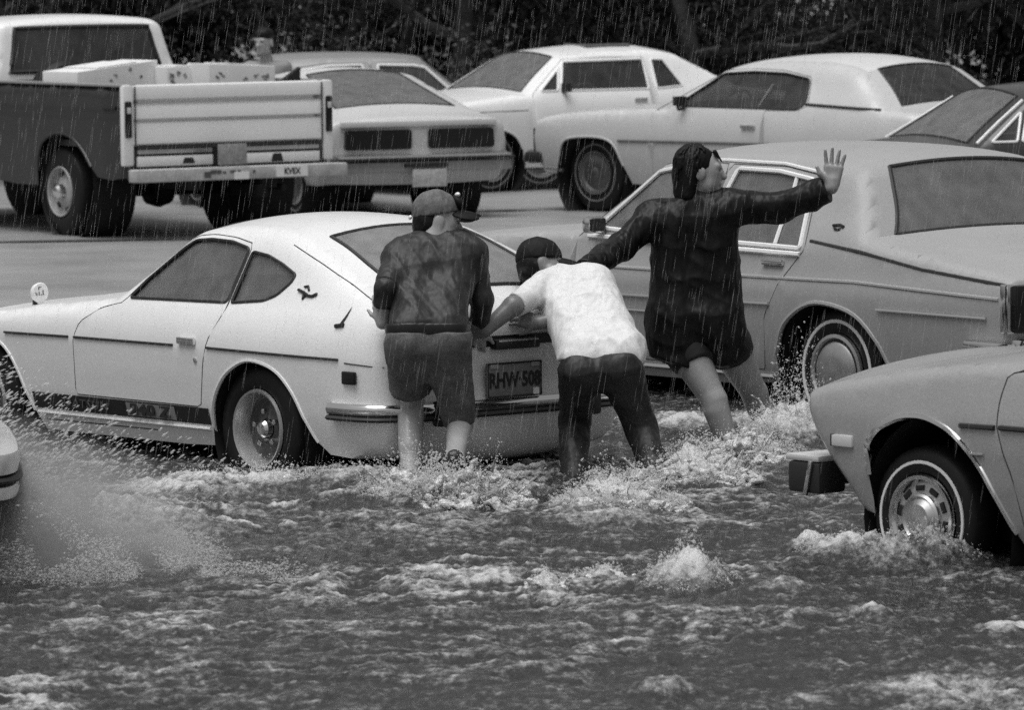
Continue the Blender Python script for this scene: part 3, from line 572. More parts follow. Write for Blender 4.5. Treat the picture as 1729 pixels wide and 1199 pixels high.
# ------------------------------------------------------------------ grey four-door sedan
def mk_top(front, ws, roof, rw, rear): return [('body', front), ('windscreen', ws), ('roof', roof), ('rear_window', rw), ('body', rear)]
SED = dict(belt=1.03, n=5, grid=.08, win_r=.02, frame_r=.013, r_roof=.10, r_body=.05, tg=.84, gasket=.012, lip_r=.014, end_crown=.05, floor=.30,
  top=mk_top([(4.0, .28), (4.1, .45), (4.12, .62), (4.06, .80), (3.8, .88), (3.2, .945), (2.6, .99), (2.2, 1.01)], [(2.2, 1.01), (1.76, 1.385)], [(1.76, 1.385), (1.6, 1.425), (1.2, 1.45), (.7, 1.455), (.3, 1.44), (.06, 1.395)], [(.06, 1.395), (-.20, 1.055)], [(-.20, 1.055), (-.45, 1.01), (-.9, .95), (-1.28, .90), (-1.36, .86), (-1.385, .70), (-1.38, .5), (-1.33, .34), (-1.2, .28)]),
  bottom=[(-.8, .27), (-.50, .30), (-.46, .40), (-.38, .53), (-.22, .66), (0, .71), (.18, .695), (.36, .59), (.45, .43), (.47, .27), (.9, .24), (1.7, .24), (2.45, .25), (2.49, .42), (2.6, .6), (2.8, .69), (2.95, .70), (3.1, .68), (3.3, .59), (3.42, .42), (3.46, .28), (3.8, .26)],
  sect=[(.22, .86), (.36, .92), (.55, .95), (.70, .96), (.80, .955), (.86, .93), (.98, .905), (1.05, .87), (1.2, .77), (1.40, .67), (1.5, .64)],
  plan=[(4.12, .92), (3.8, .965), (3.2, .99), (2, 1.0), (0, 1.0), (-.8, .985), (-1.4, .955)], crown={'body': .035, 'windscreen': .09, 'roof': .05, 'rear_window': .05},
  arches=[(0, .44, .32), (2.95, .44, .32)], lips=[(2, 8), (12, 19)],
  windows=[[(2.05, 1.03), (1.74, 1.34), (1.62, 1.36), (1.23, 1.375), (1.19, 1.0)], [(1.12, 1.0), (1.06, 1.375), (.70, 1.37), (.40, 1.335), (.28, .985)]],
  doors=[[(2.20, .99), (2.18, .33), (1.155, .33), (1.155, 1.40), (1.62, 1.40), (1.77, 1.37)], [(1.135, .33), (1.135, 1.40), (.66, 1.395), (.37, 1.36), (.24, .98), (.40, .80), (.52, .62), (.56, .33)]])
bc = Car('sedan', 'silver grey four-door sedan half hidden behind the waving person', 'car', (2.406, 30.06, 0), .637, SED)
bc.shell(paint_grey, rear_glass=glass_grey, side_glass=glass_grey, trim=white_trim)
for sd_ in (1, -1):
    bc.wheel(0, .885, .345, W_COVER, sd_, .21); bc.wheel(2.95, .885, .345, W_COVER, sd_, .21)
    par = next(o for s_, i, o in bc.doors if s_ == sd_ and i == 1)
    t = MB(); t.box(bc.P(.47, .905, .012, sd_), (.17, .022, .03)); t.build('door_handle', chrome, par, bevel=.006)
    par0 = next(o for s_, i, o in bc.doors if s_ == sd_ and i == 0)
    t = MB(); t.box(bc.P(1.28, .905, .012, sd_), (.17, .022, .03)); t.build('door_handle', chrome, par0, bevel=.006)
    t = MB(); t.box(bc.P(1.98, 1.05, .09, sd_), (.07, .13, .095)); mr_ = t.build('door_mirror', chrome, par0, bevel=.03)
    t = MB(); t.box((1.942, sd_ * (float(bc.Y(1.98, 1.05)[0]) + .09), 1.05), (.006, .10, .07)); t.build('mirror_glass', black, mr_, bevel=.002)
    bc.strip('window_divider', [(.50, 1.0), (.55, 1.345)], .012, white_trim, sides=(sd_,), off=-.004)
    t = MB(); y_ = lambda x, z: bc.P(x, z, .004, sd_); t.tube([y_(.09, 1.11), y_(.04, 1.115), y_(0, 1.105)], .009, 5); t.tube([y_(.07, 1.095), y_(.04, 1.09), y_(.02, 1.095)], .007, 5); t.build('pillar_badge', ink, bc.root)
    t = MB(); t.box((-1.365, sd_ * .915, .745), (.06, .05, .25)); tlm = t.build('tail_lamp_edge', chrome, bc.root, bevel=.01)
    t = MB(); t.box((-1.395, sd_ * .845, .745), (.07, .115, .24)); t.build('tail_lamp', lamp_dark, bc.root, bevel=.012)
    t = MB(); t.box((-1.40, sd_ * .60, .745), (.08, .36, .23)); t.build('tail_lamp_inner', chrome_dull, bc.root, bevel=.012)
bc.strip('side_moulding', [(-.40, .70), (-1.22, .693)], .010, chrome); bc.strip('side_moulding', [(2.15, .68), (1.17, .685)], .010, chrome); bc.strip('side_moulding', [(1.12, .685), (.47, .69)], .010, chrome)
bc.strip('body_crease', [(2.1, .825), (.6, .825), (-.2, .83), (-1.3, .79)], .010, paint_grey, off=-.003)
bc.strip('belt_moulding', [(2.1, .985), (1.17, .965)], .014, white_trim); bc.strip('belt_moulding', [(1.12, .965), (.27, .955)], .014, white_trim); bc.strip('sill_moulding', [(2.4, .30), (.5, .30)], .016, chrome); bc.strip('door_moulding', [(2.15, .60), (1.17, .60)], .008, chrome)
bc.strip('fender_moulding', [(.22, 1.025), (-.2, .985), (-.7, .915), (-1.32, .86)], .010, seam_m, off=-.004)
bc.strip('roof_moulding', [(1.72, 1.40), (1.2, 1.415), (.7, 1.41), (.38, 1.375)], .010, white_trim)
t = MB(); t.box((-1.46, 0, .53), (.12, 1.86, .14)); bb = t.build('rear_bumper', chrome, bc.root, bevel=.03)
t = MB(); t.box((-1.52, 0, .53), (.02, 1.80, .03)); t.build('bumper_rubber', rubber, bb)
for sd_ in (1, -1):
    t = MB(); t.box((-1.27, sd_ * .955, .545), (.36, .05, .07)); t.build('bumper_end', chrome, bb, bevel=.02)
bc.seats([1.5, .45], .42, 1.18); t = MB(); t.box((.9, 0, .6), (2.6, 1.4, .6)); t.box((-.05, 0, .95), (.5, 1.3, .06)); t.build('interior', mat('dark_interior', .03, .8), bc.root, bevel=.04)
# ------------------------------------------------------------------ grey compact car at the right edge (front axle at x = 0)
CMP = dict(belt=.97, n=6, grid=.05, win_r=.03, frame_r=.010, r_roof=.08, r_body=.055, tg=.86, lip_r=.014, end_crown=.09, floor=.25, lip_mat=chrome, seam_r=.004,
  top=mk_top([(.35, .30), (.44, .42), (.57, .55), (.66, .66), (.69, .745), (.665, .785), (.52, .82), (.3, .855), (.05, .895), (-.27, .935), (-.54, .955), (-.78, .965)], [(-.78, .965), (-1.28, 1.28)], [(-1.28, 1.28), (-1.5, 1.31), (-2.0, 1.31), (-2.3, 1.27)], [(-2.3, 1.27), (-2.85, .98)], [(-2.85, .98), (-3.1, .88), (-3.14, .7), (-3.12, .4), (-3.0, .28)]),
  bottom=[(-2.85, .26), (-2.80, .4), (-2.7, .55), (-2.5, .64), (-2.35, .65), (-2.15, .6), (-2.02, .45), (-1.98, .24), (-1.4, .20), (-.7, .20), (-.62, .22), (-.58, .28), (-.53, .36), (-.48, .44), (-.43, .51), (-.37, .575), (-.30, .63), (-.23, .67), (-.16, .695), (-.09, .71), (-.02, .713), (.06, .705), (.13, .682), (.19, .655), (.23, .62), (.255, .585), (.262, .55), (.255, .46), (.245, .36), (.25, .30)],
  sect=[(.18, .72), (.30, .765), (.45, .795), (.6, .805), (.7, .80), (.8, .775), (.9, .745), (.98, .71), (1.15, .62), (1.3, .56)],
  plan=[(.72, .955), (.5, .985), (.25, 1.0), (0, 1.0), (-1, 1.0), (-2.5, .98), (-3.15, .9)], crown={'body': .05, 'windscreen': .08, 'roof': .05, 'rear_window': .05},
  arches=[(-.12, .44, .28), (-2.4, .42, .28)], lips=[(11, 27)],
  windows=[[(-.92, .975), (-1.27, 1.22), (-1.95, 1.24), (-1.98, .96)]], doors=[[(-.515, .905), (-.50, .80), (-.505, .71), (-.55, .60), (-.60, .50), (-.64, .28), (-1.95, .28), (-2.02, .6), (-2.0, 1.26), (-1.25, 1.24), (-.86, .985)]])
rc = Car('compact_car', 'grey compact car with chrome wheel arch nosing in at the right edge', 'car', (2.221, 23.193, 0), .663, CMP)
rc.shell(paint_mid, side_glass=glass, trim=chrome)
for sd_ in (1, -1):
    rc.wheel(0, .735, .295, W_SLOT, sd_, .17, steer=.06); rc.wheel(-2.4, .735, .295, W_SLOT, sd_, .17)
    t = MB(); t.box(rc.P(.405, .588, .004, sd_), (.125, .02, .048)); mk = t.build('side_marker_lamp', lamp_clear, rc.root, bevel=.006)
    t = MB(); t.box(rc.P(.465, .588, .006, sd_), (.02, .02, .05)); t.build('marker_bezel', black, mk, bevel=.004)
    par = next(o for s_, i, o in rc.doors if s_ == sd_); rc.strip('side_moulding', [(-.30, .695), (-.50, .698)], .011, rubber, sides=(sd_,)); rc.strip('side_moulding', [(-.53, .70), (-1.9, .71)], .011, rubber, parent=par, sides=(sd_,))
    rc.strip('fender_badge', [(-.36, .585), (-.44, .588)], .006, mat('worn_badge', .22, .5), sides=(sd_,))
    t = MB(); t.box((.70, sd_ * .685, .415), (.20, .15, .13)); t.build('bumper_end', rubber, rc.root, bevel=.02)
    t = MB(); t.box((.66, sd_ * .768, .415), (.022, .012, .15), Matrix.Rotation(-.25, 3, 'Y')); t.build('bumper_end_trim', chrome, rc.root, bevel=.004)
t = MB(); t.box((.795, 0, .425), (.09, 1.36, .13)); fb = t.build('front_bumper', chrome, rc.root, bevel=.03); t = MB(); t.box((.715, 0, .494), (.21, 1.51, .026)); t.build('bumper_top', mat('bumper_filler', .5, .5), fb, bevel=.01)
t = MB(); t.box((.68, 0, .63), (.06, 1.1, .14)); t.build('grille', black, rc.root, bevel=.01); rc.strip('sill_moulding', [(-.66, .225), (-1.95, .225)], .012, chrome)
t = MB(); t.box((-1.4, 0, .6), (1.8, 1.2, .5)); t.build('interior', mat('dark_interior', .03, .8), rc.root, bevel=.04); rc.seats([-1.7], .4, 1.05)
# ------------------------------------------------------------------ pale two-door hardtop (landau roof)
LAN = dict(belt=.97, n=5, grid=.09, win_r=.035, frame_r=.009, r_roof=.11, r_body=.06, tg=.80, lip_r=.012, end_crown=.05, floor=.28,
  top=mk_top([(3.5, .32), (3.62, .42), (3.66, .55), (3.66, .72), (3.60, .81), (3.3, .86), (2.8, .90), (2.2, .925), (1.98, .93)], [(1.98, .93), (1.52, 1.255)], [(1.52, 1.255), (1.35, 1.30), (.9, 1.34), (.4, 1.345), (.05, 1.31), (-.12, 1.265)], [(-.12, 1.265), (-.55, .96)], [(-.55, .96), (-.9, .93), (-1.35, .88), (-1.48, .82), (-1.5, .6), (-1.45, .38), (-1.3, .3)]),
  bottom=[(-.9, .28), (-.46, .30), (-.42, .45), (-.3, .58), (-.1, .64), (.12, .64), (.3, .58), (.42, .42), (.46, .27), (1.2, .25), (2.40, .26), (2.46, .42), (2.56, .6), (2.74, .665), (3.11, .655), (3.24, .585), (3.29, .42), (3.3, .33)],
  sect=[(.22, .86), (.36, .92), (.5, .95), (.64, .96), (.78, .945), (.9, .91), (.97, .875), (1.1, .78), (1.25, .69), (1.4, .62)],
  plan=[(3.68, .9), (3.4, .96), (2.8, .99), (1.5, 1.0), (0, 1.0), (-.9, .98), (-1.5, .93)], crown={'body': .035, 'windscreen': .08, 'roof': .055, 'rear_window': .08},
  arches=[(0, .42, .30), (2.88, .42, .30)], lips=[(2, 7), (11, 16)],
  windows=[[(1.86, .955), (1.46, 1.235), (1.1, 1.255), (.72, 1.245), (.41, 1.20), (.335, .985), (.42, .945)]], doors=[[(2.12, .90), (2.10, .33), (.78, .33), (.78, .935), (.40, .935), (.30, .98), (.40, 1.22), (.75, 1.27), (1.1, 1.28), (1.47, 1.262)]])
lc = Car('hardtop_coupe', 'pale two-door hardtop with white roof and wide dark rear window', 'car', (3.368, 48.712, LOT), .768, LAN)
lc.shell(paint_cream, roof_paint=paint_white2, rear_glass=glass_dark, side_glass=glass_dark, trim=rubber)
V = []
for sd_ in (1, -1):
    lc.wheel(2.9, .83, .345, W_CAP, sd_, .2); lc.wheel(0, .83, .345, W_CAP, sd_, .2)
    par = next(o for s_, i, o in lc.doors if s_ == sd_); t = MB(); t.box(lc.P(.93, .79, .012, sd_), (.16, .02, .03)); t.build('door_handle', chrome_dull, par, bevel=.006)
    t = MB(); t.tube(catmull([lc.P(1.74, .935, 0, sd_), lc.P(1.74, .93, .08, sd_), lc.P(1.74, .98, .10, sd_)], 3), .014, 6); t.box(lc.P(1.74, 1.0, .10, sd_), (.05, .12, .08)); t.build('door_mirror', black, par)
    t = MB(); t.box((3.62, sd_ * .80, .62), (.10, .10, .22)); t.build('headlamp_bezel', black, lc.root, bevel=.015); t = MB(); t.box((3.63, sd_ * .84, .47), (.22, .12, .10)); t.build('bumper_end', rubber, lc.root, bevel=.03)
lc.strip('side_moulding', [(2.50, .64), (1.45, .645), (.5, .645)], .011, mat('dull_strip', .1, .5)); lc.strip('roof_moulding', [(.33, .99), (-.52, .955)], .012, rubber); lc.strip('lower_valance', [(3.25, .36), (3.5, .37)], .02, chrome_dull)
t = MB(); t.box((3.70, 0, .47), (.12, 1.7, .13)); t.build('front_bumper', chrome, lc.root, bevel=.03); t = MB(); t.box((-1.54, 0, .47), (.12, 1.76, .13)); t.build('rear_bumper', chrome, lc.root, bevel=.03)
t = MB(); t.box((.7, 0, .6), (2.4, 1.4, .5)); t.build('interior', mat('dark_interior', .03, .8), lc.root, bevel=.04); lc.seats([1.15, .25], .42, 1.08, steer=(1.62, .38, .92))
t = MB(); t.tube([lc.P(.98, .76, .01), lc.P(.80, 1.16, .02)], .004, 5); t.build('whip_aerial', mat('pale_grey', .4), lc.root)
# ------------------------------------------------------------------ white two-door coupe behind
CPE = dict(belt=.96, n=5, grid=.09, win_r=.02, frame_r=.010, r_roof=.09, r_body=.06, tg=.86, lip_r=.010, end_crown=.05, floor=.26,
  top=mk_top([(3.4, .3), (3.5, .5), (3.48, .72), (3.38, .80), (3.0, .86), (2.5, .92), (2.12, .945)], [(2.12, .945), (1.62, 1.265)], [(1.62, 1.265), (1.45, 1.30), (1.0, 1.33), (.5, 1.325), (.22, 1.28)], [(.22, 1.28), (-.42, .955)], [(-.42, .955), (-.7, .92), (-1.1, .87), (-1.18, .78), (-1.2, .55), (-1.12, .34), (-1.0, .28)]),
  bottom=[(-.8, .26), (-.38, .28), (-.34, .42), (-.24, .55), (-.08, .62), (.08, .62), (.24, .55), (.34, .42), (.38, .25), (1.2, .23), (2.22, .24), (2.26, .42), (2.36, .55), (2.52, .62), (2.68, .62), (2.84, .55), (2.94, .42), (2.98, .27)],
  sect=[(.22, .80), (.36, .85), (.5, .88), (.64, .885), (.78, .87), (.9, .83), (.96, .79), (1.1, .70), (1.27, .61), (1.4, .56)],
  plan=[(3.5, .9), (3.2, .96), (2.6, .99), (1.5, 1.0), (0, 1.0), (-.7, .98), (-1.2, .92)], crown={'body': .035, 'windscreen': .08, 'roof': .05, 'rear_window': .05},
  arches=[(0, .37, .29), (2.6, .37, .29)], lips=[(2, 7), (11, 16)],
  windows=[[(2.0, .965), (1.80, .965), (1.70, 1.17)], [(1.76, .965), (1.62, 1.235), (.68, 1.245), (.72, .96)], [(.62, .96), (.58, 1.24), (.44, 1.235), (.30, .98)]], doors=[[(2.12, .92), (2.1, .33), (.69, .33), (.66, 1.265), (1.60, 1.262), (2.02, .985)]])
mc = Car('coupe', 'white two-door coupe with driver-side mirror, behind the pale hardtop', 'car', (1.49, 56.2, .13), math.radians(125), CPE)
mc.shell(paint_white, rear_glass=glass_dark, side_glass=glass_dark, front_glass=glass_grey, trim=white_trim)
for sd_ in (1, -1):
    mc.wheel(2.6, .80, .315, W_CAP, sd_, .18); mc.wheel(0, .80, .315, W_CAP, sd_, .18)
    par = next(o for s_, i, o in mc.doors if s_ == sd_); t = MB(); t.box(mc.P(.86, .86, .012, sd_), (.15, .02, .03)); t.build('door_handle', chrome_dull, par, bevel=.006)
    t = MB(); t.tube([mc.P(1.74, .95, 0, sd_), mc.P(1.74, .98, .08, sd_)], .014, 6); t.box(mc.P(1.74, .995, .08, sd_), (.05, .11, .08)); t.build('door_mirror', black, par)
    t = MB(); t.lathe([(.001, .02), (.09, .01), (.10, 0), (.10, -.03)], (3.47, sd_ * .62, .64), 20, axis='x'); t.build('headlamp', lamp_clear, mc.root)
mc.strip('body_crease', [(3.3, .78), (2.2, .79)], .005, seam_m, off=-.002)
t = MB(); t.box((3.5, 0, .62), (.04, 1.0, .16)); t.build('grille', black, mc.root, bevel=.01); t = MB(); t.box((3.56, 0, .45), (.10, 1.7, .12)); t.build('front_bumper', chrome, mc.root, bevel=.03)
t = MB(); t.tube([(1.1, .3, 1.372), (.2 + .4, .3, 1.372), ], .02, 6); t.tube([(1.1, .3, 1.372), (1.0, -.2, 1.375)], .02, 6); t.build('roof_rack_bar', mat('dull_strip', .1), mc.root)
t = MB(); t.box((.9, 0, .6), (2.2, 1.3, .5)); t.build('interior', mat('dark_interior', .03, .8), mc.root, bevel=.04); mc.seats([1.25, .4], .42, 1.08, steer=(1.66, .36, .92))
# ------------------------------------------------------------------ grey sedan far behind, facing right; black coupe at the right; car at the left edge
gc = Car('sedan', 'dull grey sedan with pale window frames, seen over the fastback roof', 'car', (-2.75, 60.5, -.15), math.radians(-75), SED)
gc.shell(paint_dim, rear_glass=glass_dark, side_glass=glass_dark, front_glass=glass_dark, trim=white_trim)
for sd_ in (1, -1):
    gc.wheel(0, .885, .345, W_CAP, sd_, .21); gc.wheel(2.95, .885, .345, W_CAP, sd_, .21)
t = MB(); t.box((-1.46, 0, .53), (.12, 1.86, .14)); t.build('rear_bumper', chrome, gc.root, bevel=.03)
kc = Car('coupe', 'black coupe with wet bonnet and pale pillar, cut by the right edge', 'car', (4.98, 41.8, LOT), math.radians(112), CPE)
kc.shell(paint_black, rear_glass=glass_dark, side_glass=glass_dark, front_glass=glass_grey, trim=white_trim)
for sd_ in (1, -1):
    kc.wheel(2.6, .80, .315, W_CAP, sd_, .18); kc.wheel(0, .80, .315, W_CAP, sd_, .18); kc.strip('pillar_trim', [(2.10, .955), (1.64, 1.25)], .012, white_trim, sides=(sd_,))
t = MB(); t.box((3.56, 0, .45), (.10, 1.7, .12)); t.build('front_bumper', chrome, kc.root, bevel=.03); t = MB(); t.box((.9, 0, .6), (2.2, 1.3, .5)); t.build('interior', mat('dark_interior', .03, .8), kc.root)
ec = Car('sedan', 'pale car whose chrome front bumper enters at the left edge in a cloud of spray', 'car', (-6.28, 22.55, 0), math.radians(-82), SED)
ec.shell(paint_white2, side_glass=glass, trim=white_trim)
for sd_ in (1, -1):
    ec.wheel(0, .885, .345, W_COVER, sd_, .21); ec.wheel(2.95, .885, .345, W_COVER, sd_, .21)
fb = None
for nm, z, h_, d_, x_, m in (('front_bumper', .60, .10, .14, 4.215, mat('bright_bumper', .75, .3, metal=.5)), ('bumper_rubber', .535, .03, .12, 4.225, rubber), ('bumper_lower', .485, .06, .12, 4.21, MATS['bright_bumper']), ('bumper_valance', .37, .12, .10, 4.12, paint_white2)):
    t = MB(); P = catmull([(x_ - .45, .99, 0), (x_ - .12, .965, 0), (x_, .80, 0), (x_ + .03, .4, 0), (x_ + .035, 0, 0), (x_ + .03, -.4, 0), (x_, -.80, 0), (x_ - .12, -.965, 0), (x_ - .45, -.99, 0)], 4); V = []
    for p in P:
        q = np.array([p[0] - x_ + .9, p[1] * .4]); q /= np.linalg.norm(q)
        for a_, zz in ((0, -.5), (.03, -.4), (.04, 0), (.03, .4), (0, .5), (-.06, .5), (-.06, -.5)): V.append((p[0] + q[0] * a_, p[1] + q[1] * a_, z + zz * h_))
    t.add(V, [(i * 7 + j, i * 7 + (j + 1) % 7, (i + 1) * 7 + (j + 1) % 7, (i + 1) * 7 + j) for i in range(len(P) - 1) for j in range(7)] + [tuple(range(7)), tuple(range((len(P) - 1) * 7, len(P) * 7))]); o = t.build(nm, m, fb or ec.root, sharp=50); fb = fb or o
for sd_ in (1, -1):
    t = MB(); t.box((4.09, sd_ * .66, .68), (.06, .34, .16)); t.build('headlamp', lamp_clear, ec.root, bevel=.015)
# ------------------------------------------------------------------ grey fastback seen from behind
FST = dict(belt=.93, n=5, grid=.09, win_r=.03, frame_r=.010, r_roof=.10, r_body=.07, tg=.84, lip_r=.010, end_crown=.03, floor=.30,
  top=mk_top([(3.2, .3), (3.32, .5), (3.28, .68), (2.8, .80), (2.2, .87), (1.85, .90)], [(1.85, .90), (1.3, 1.19)], [(1.3, 1.19), (1.1, 1.225), (.8, 1.235), (.55, 1.215)], [(.55, 1.215), (-.42, .945)], [(-.42, .945), (-.65, .895), (-.86, .865), (-.92, .84), (-.935, .72), (-.93, .60), (-.925, .55), (-.90, .42), (-.84, .32)]),
  bottom=[(-.6, .30), (-.36, .30), (-.33, .42), (-.23, .54), (-.08, .60), (.08, .60), (.23, .54), (.33, .42), (.36, .26), (1.2, .24), (2.05, .25), (2.1, .42), (2.2, .55), (2.35, .61), (2.5, .61), (2.65, .55), (2.76, .42), (2.8, .28)],
  sect=[(.22, .78), (.36, .85), (.5, .88), (.64, .89), (.78, .87), (.88, .82), (.95, .76), (1.1, .68), (1.3, .58)],
  plan=[(3.32, .88), (3, .95), (2.4, .99), (1.5, 1.0), (0, 1.0), (-.6, .985), (-.94, .955)], crown={'body': .035, 'windscreen': .08, 'roof': .05, 'rear_window': .06},
  arches=[(0, .36, .29), (2.43, .36, .29)], lips=[(2, 7), (11, 16)], windows=[[(1.7, .915), (1.32, 1.15), (.62, 1.16), (.5, .91)]], doors=[[(1.9, .88), (1.88, .33), (.45, .33), (.45, .9), (.6, 1.18), (1.33, 1.17)]])
fc = Car('fastback_coupe', 'grey fastback with two wide dark tail lamps, behind the pickup tailgate', 'car', (-1.17, 50.05, LOT), .415, FST)
fc.shell(mat('pale_grey_paint', .52, .4, coat=.3, var=.05, vscale=3, grain=.08), roof_paint=paint_white2, rear_glass=glass_grey, side_glass=glass_dark, trim=rubber)
for sd_ in (1, -1):
    fc.wheel(0, .78, .31, W_CAP, sd_, .18); fc.wheel(2.43, .78, .31, W_CAP, sd_, .18)
    t = MB(); P = round_poly([(sd_ * .08, .785), (sd_ * .69, .785), (sd_ * .70, .615), (sd_ * .08, .615)], .03, 4); V = [(-.952, p[0], p[1]) for p in P] + [(-.99, p[0], p[1]) for p in P]; n_ = len(P)
    t.add(V, [(i, (i + 1) % n_, n_ + (i + 1) % n_, n_ + i) for i in range(n_)] + [tuple(range(n_, 2 * n_))]); tlp = t.build('tail_lamp', lamp_dark, fc.root)
t = MB(); t.box((-.955, 0, .835), (.05, 1.46, .055)); t.build('tail_lip', paint_white2, fc.root, bevel=.015)
t = MB(); t.box((-1.0, -.02, .555), (.09, 1.62, .022)); t.build('bumper_top', chrome, fc.root, bevel=.006); t = MB(); t.box((-1.0, -.02, .53), (.11, 1.70, .018)); t.build('bumper_rubber', rubber, fc.root, bevel=.008); t = MB(); t.box((-.97, -.02, .465), (.10, 1.66, .09)); t.build('rear_bumper', paint_dim, fc.root, bevel=.02)
t = MB(); t.box((-1.04, -.06, .365), (.012, .32, .155)); p_ = t.build('licence_plate', plate_pale, fc.root, bevel=.004); t = MB(); t.box((-1.035, -.03, .475), (.03, .40, .03)); t.build('plate_bracket', black, p_)
t = MB(); t.box((.9, 0, .55), (2.2, 1.2, .45)); t.box((-.5, 0, .5), (.6, 1.2, .3)); t.build('interior', mat('grey_interior', .08, .8), fc.root)
# ------------------------------------------------------------------ pickup truck
TRK_P, TRK_TH = (-2.958, 47.752, .14), .574
troot = empty('pickup_truck', TRK_P, TRK_TH + PI / 2, 'dark pickup truck with white cab roof and white ribbed tailgate', 'truck')
BED = dict(root=troot, belt=2.0, n=1, grid=.09, r_body=.05, tg=.88, lip_r=.016, end_crown=.0, floor=.62, kind_mats={'tailgate': paint_white},
  top=[('body', [(1.16, .45), (1.16, .8), (1.16, 1.22), (1.16, 1.28)]), ('open', [(1.16, 1.28), (.8, 1.28), (.4, 1.28), (0, 1.28), (-.4, 1.28), (-.8, 1.28), (-1.17, 1.28)]),
       ('tailgate', [(-1.17, 1.28), (-1.195, 1.27), (-1.205, 1.24), (-1.205, 1.165), (-1.165, 1.155), (-1.155, 1.14), (-1.185, 1.115), (-1.20, 1.08), (-1.205, 1.005), (-1.17, .998), (-1.165, .985), (-1.195, .965), (-1.205, .9), (-1.21, .80), (-1.195, .785)]), ('body', [(-1.195, .785), (-1.195, .60), (-1.19, .52)])],
  bottom=[(-.95, .50), (-.73, .52), (-.64, .60), (-.54, .71), (-.41, .80), (-.28, .85), (-.12, .87), (.03, .855), (.14, .81), (.21, .76), (.27, .66), (.30, .55), (.32, .42), (.7, .42)],
  sect=[(.4, .96), (.6, .985), (.8, 1.0), (1.05, 1.0), (1.08, .985), (1.10, .985), (1.14, 1.0), (1.2, .995), (1.3, .97)], plan=[(1.2, 1.0), (-.9, 1.0), (-1.22, .97)], crown={'body': .0, 'tailgate': .0, 'open': 0}, arches=[(-.17, .46, .42)], lips=[(2, 11)])
tb = Car('x', '', '', TRK_P, TRK_TH, BED); tb.shell(paint_dark)
CAB = dict(root=troot, belt=1.30, n=4, grid=.12, r_body=.06, r_roof=.09, tg=.90, gasket=.02, lip_r=.014, end_crown=.02, floor=.55, win_r=.05,
  top=[('body', [(4.3, .5), (4.38, .7), (4.38, 1.0), (4.3, 1.14), (3.9, 1.19), (3.2, 1.24), (2.85, 1.26)]), ('windscreen', [(2.85, 1.26), (2.45, 1.70)]), ('body', [(2.45, 1.70), (2.25, 1.765), (1.8, 1.785), (1.45, 1.775), (1.33, 1.745), (1.30, 1.71)]), ('rear_window', [(1.30, 1.71), (1.22, 1.34)]), ('body', [(1.22, 1.34), (1.205, 1.2), (1.20, .8), (1.20, .5)])],
  bottom=[(1.4, .45), (2.85, .45), (2.95, .6), (3.1, .78), (3.3, .86), (3.5, .86), (3.7, .78), (3.85, .6), (3.9, .46)],
  sect=[(.4, .93), (.6, .97), (.9, .99), (1.2, .97), (1.3, .93), (1.5, .87), (1.72, .82), (1.85, .78)], plan=[(4.4, .93), (3.8, .98), (2.8, 1.0), (1.2, .985)], crown={'body': .035, 'windscreen': .07, 'rear_window': .02},
  arches=[(3.4, .44, .42)], windows=[[(2.65, 1.32), (2.38, 1.66), (1.5, 1.68), (1.42, 1.32)]], doors=[])
tk = Car('x', '', '', TRK_P, TRK_TH, CAB); tk.shell(paint_white, rear_glass=glass_dark, side_glass=glass_dark)
for sd_ in (1, -1):
    tb.wheel(0, .93, .375, W_TRUCK, sd_, .22); tb.wheel(3.4, .93, .375, W_TRUCK, sd_, .22)
    t = MB(); t.box((-1.18, sd_ * .945, .95), (.07, .10, .665)); t.build('corner_post', paint_white, troot, bevel=.025)
    t = MB(); t.box((-1.205, sd_ * .95, 1.0), (.05, .062, .30)); tlm = t.build('tail_lamp', lamp_dark, troot, bevel=.015); t = MB(); t.box((-1.2325, sd_ * .95, 1.075), (.008, .036, .05)); t.build('reverse_lens', lamp_clear, tlm, bevel=.003)
    t = MB(); t.box((-.02, sd_ * .86, 1.05), (2.30, .05, .40)); t.build('bed_wall', paint_dim, troot, bevel=.01)
    t = MB(); t.box((-.02, sd_ * .925, 1.275), (2.32, .13, .02)); t.build('bed_rail', paint_dim, troot, bevel=.006)
    t = MB(); t.box((-1.215, sd_ * .885, 1.03), (.012, .008, .48)); t.build('tailgate_gap', seam_m, troot)
t = MB(); t.box((-.02, 0, .78), (2.30, 1.74, .05)); t.build('bed_floor', rim_dark, troot); t = MB(); t.box((1.10, 0, 1.03), (.05, 1.74, .5)); t.build('bed_front', paint_dim, troot); t = MB(); t.box((-1.13, 0, 1.03), (.05, 1.7, .48)); t.build('tailgate_inner', paint_white2, troot)
t = MB(); t.box((-1.225, 0, .768), (.03, 1.74, .016)); t.build('tailgate_slot', seam_m, troot)
for y_, w_ in ((.52, .70), (-.42, .86)):
    t = MB(); t.box((-1.20, y_, .735), (.04, w_, .035)); t.build('sill_ledge', chrome_dull, troot, bevel=.005)
    t = MB(); t.box((-1.21, y_, .655), (.04, w_, .085)); t.build('rear_sill', paint_white, troot, bevel=.008)
for y_, h_ in ((.40, .05), (-.44, .07)):
    t = MB(); t.box((-1.225, y_, .655), (.02, .12, h_), None, .7); t.build('sill_cutout', black, troot, bevel=.008)
t = MB(); t.box((-1.36, 0, .545), (.14, 2.0, .105)); tbm = t.build('rear_bumper', mat('dented_bumper_steel', .42, .5, var=.25, vscale=9, grain=.1), troot, bevel=.015)
t = MB(); t.box((-1.40, .085, .70), (.012, .27, .17)); t.build('licence_plate', mat('dirty_plate', .28, .6, var=.35, vscale=30), troot, bevel=.004)
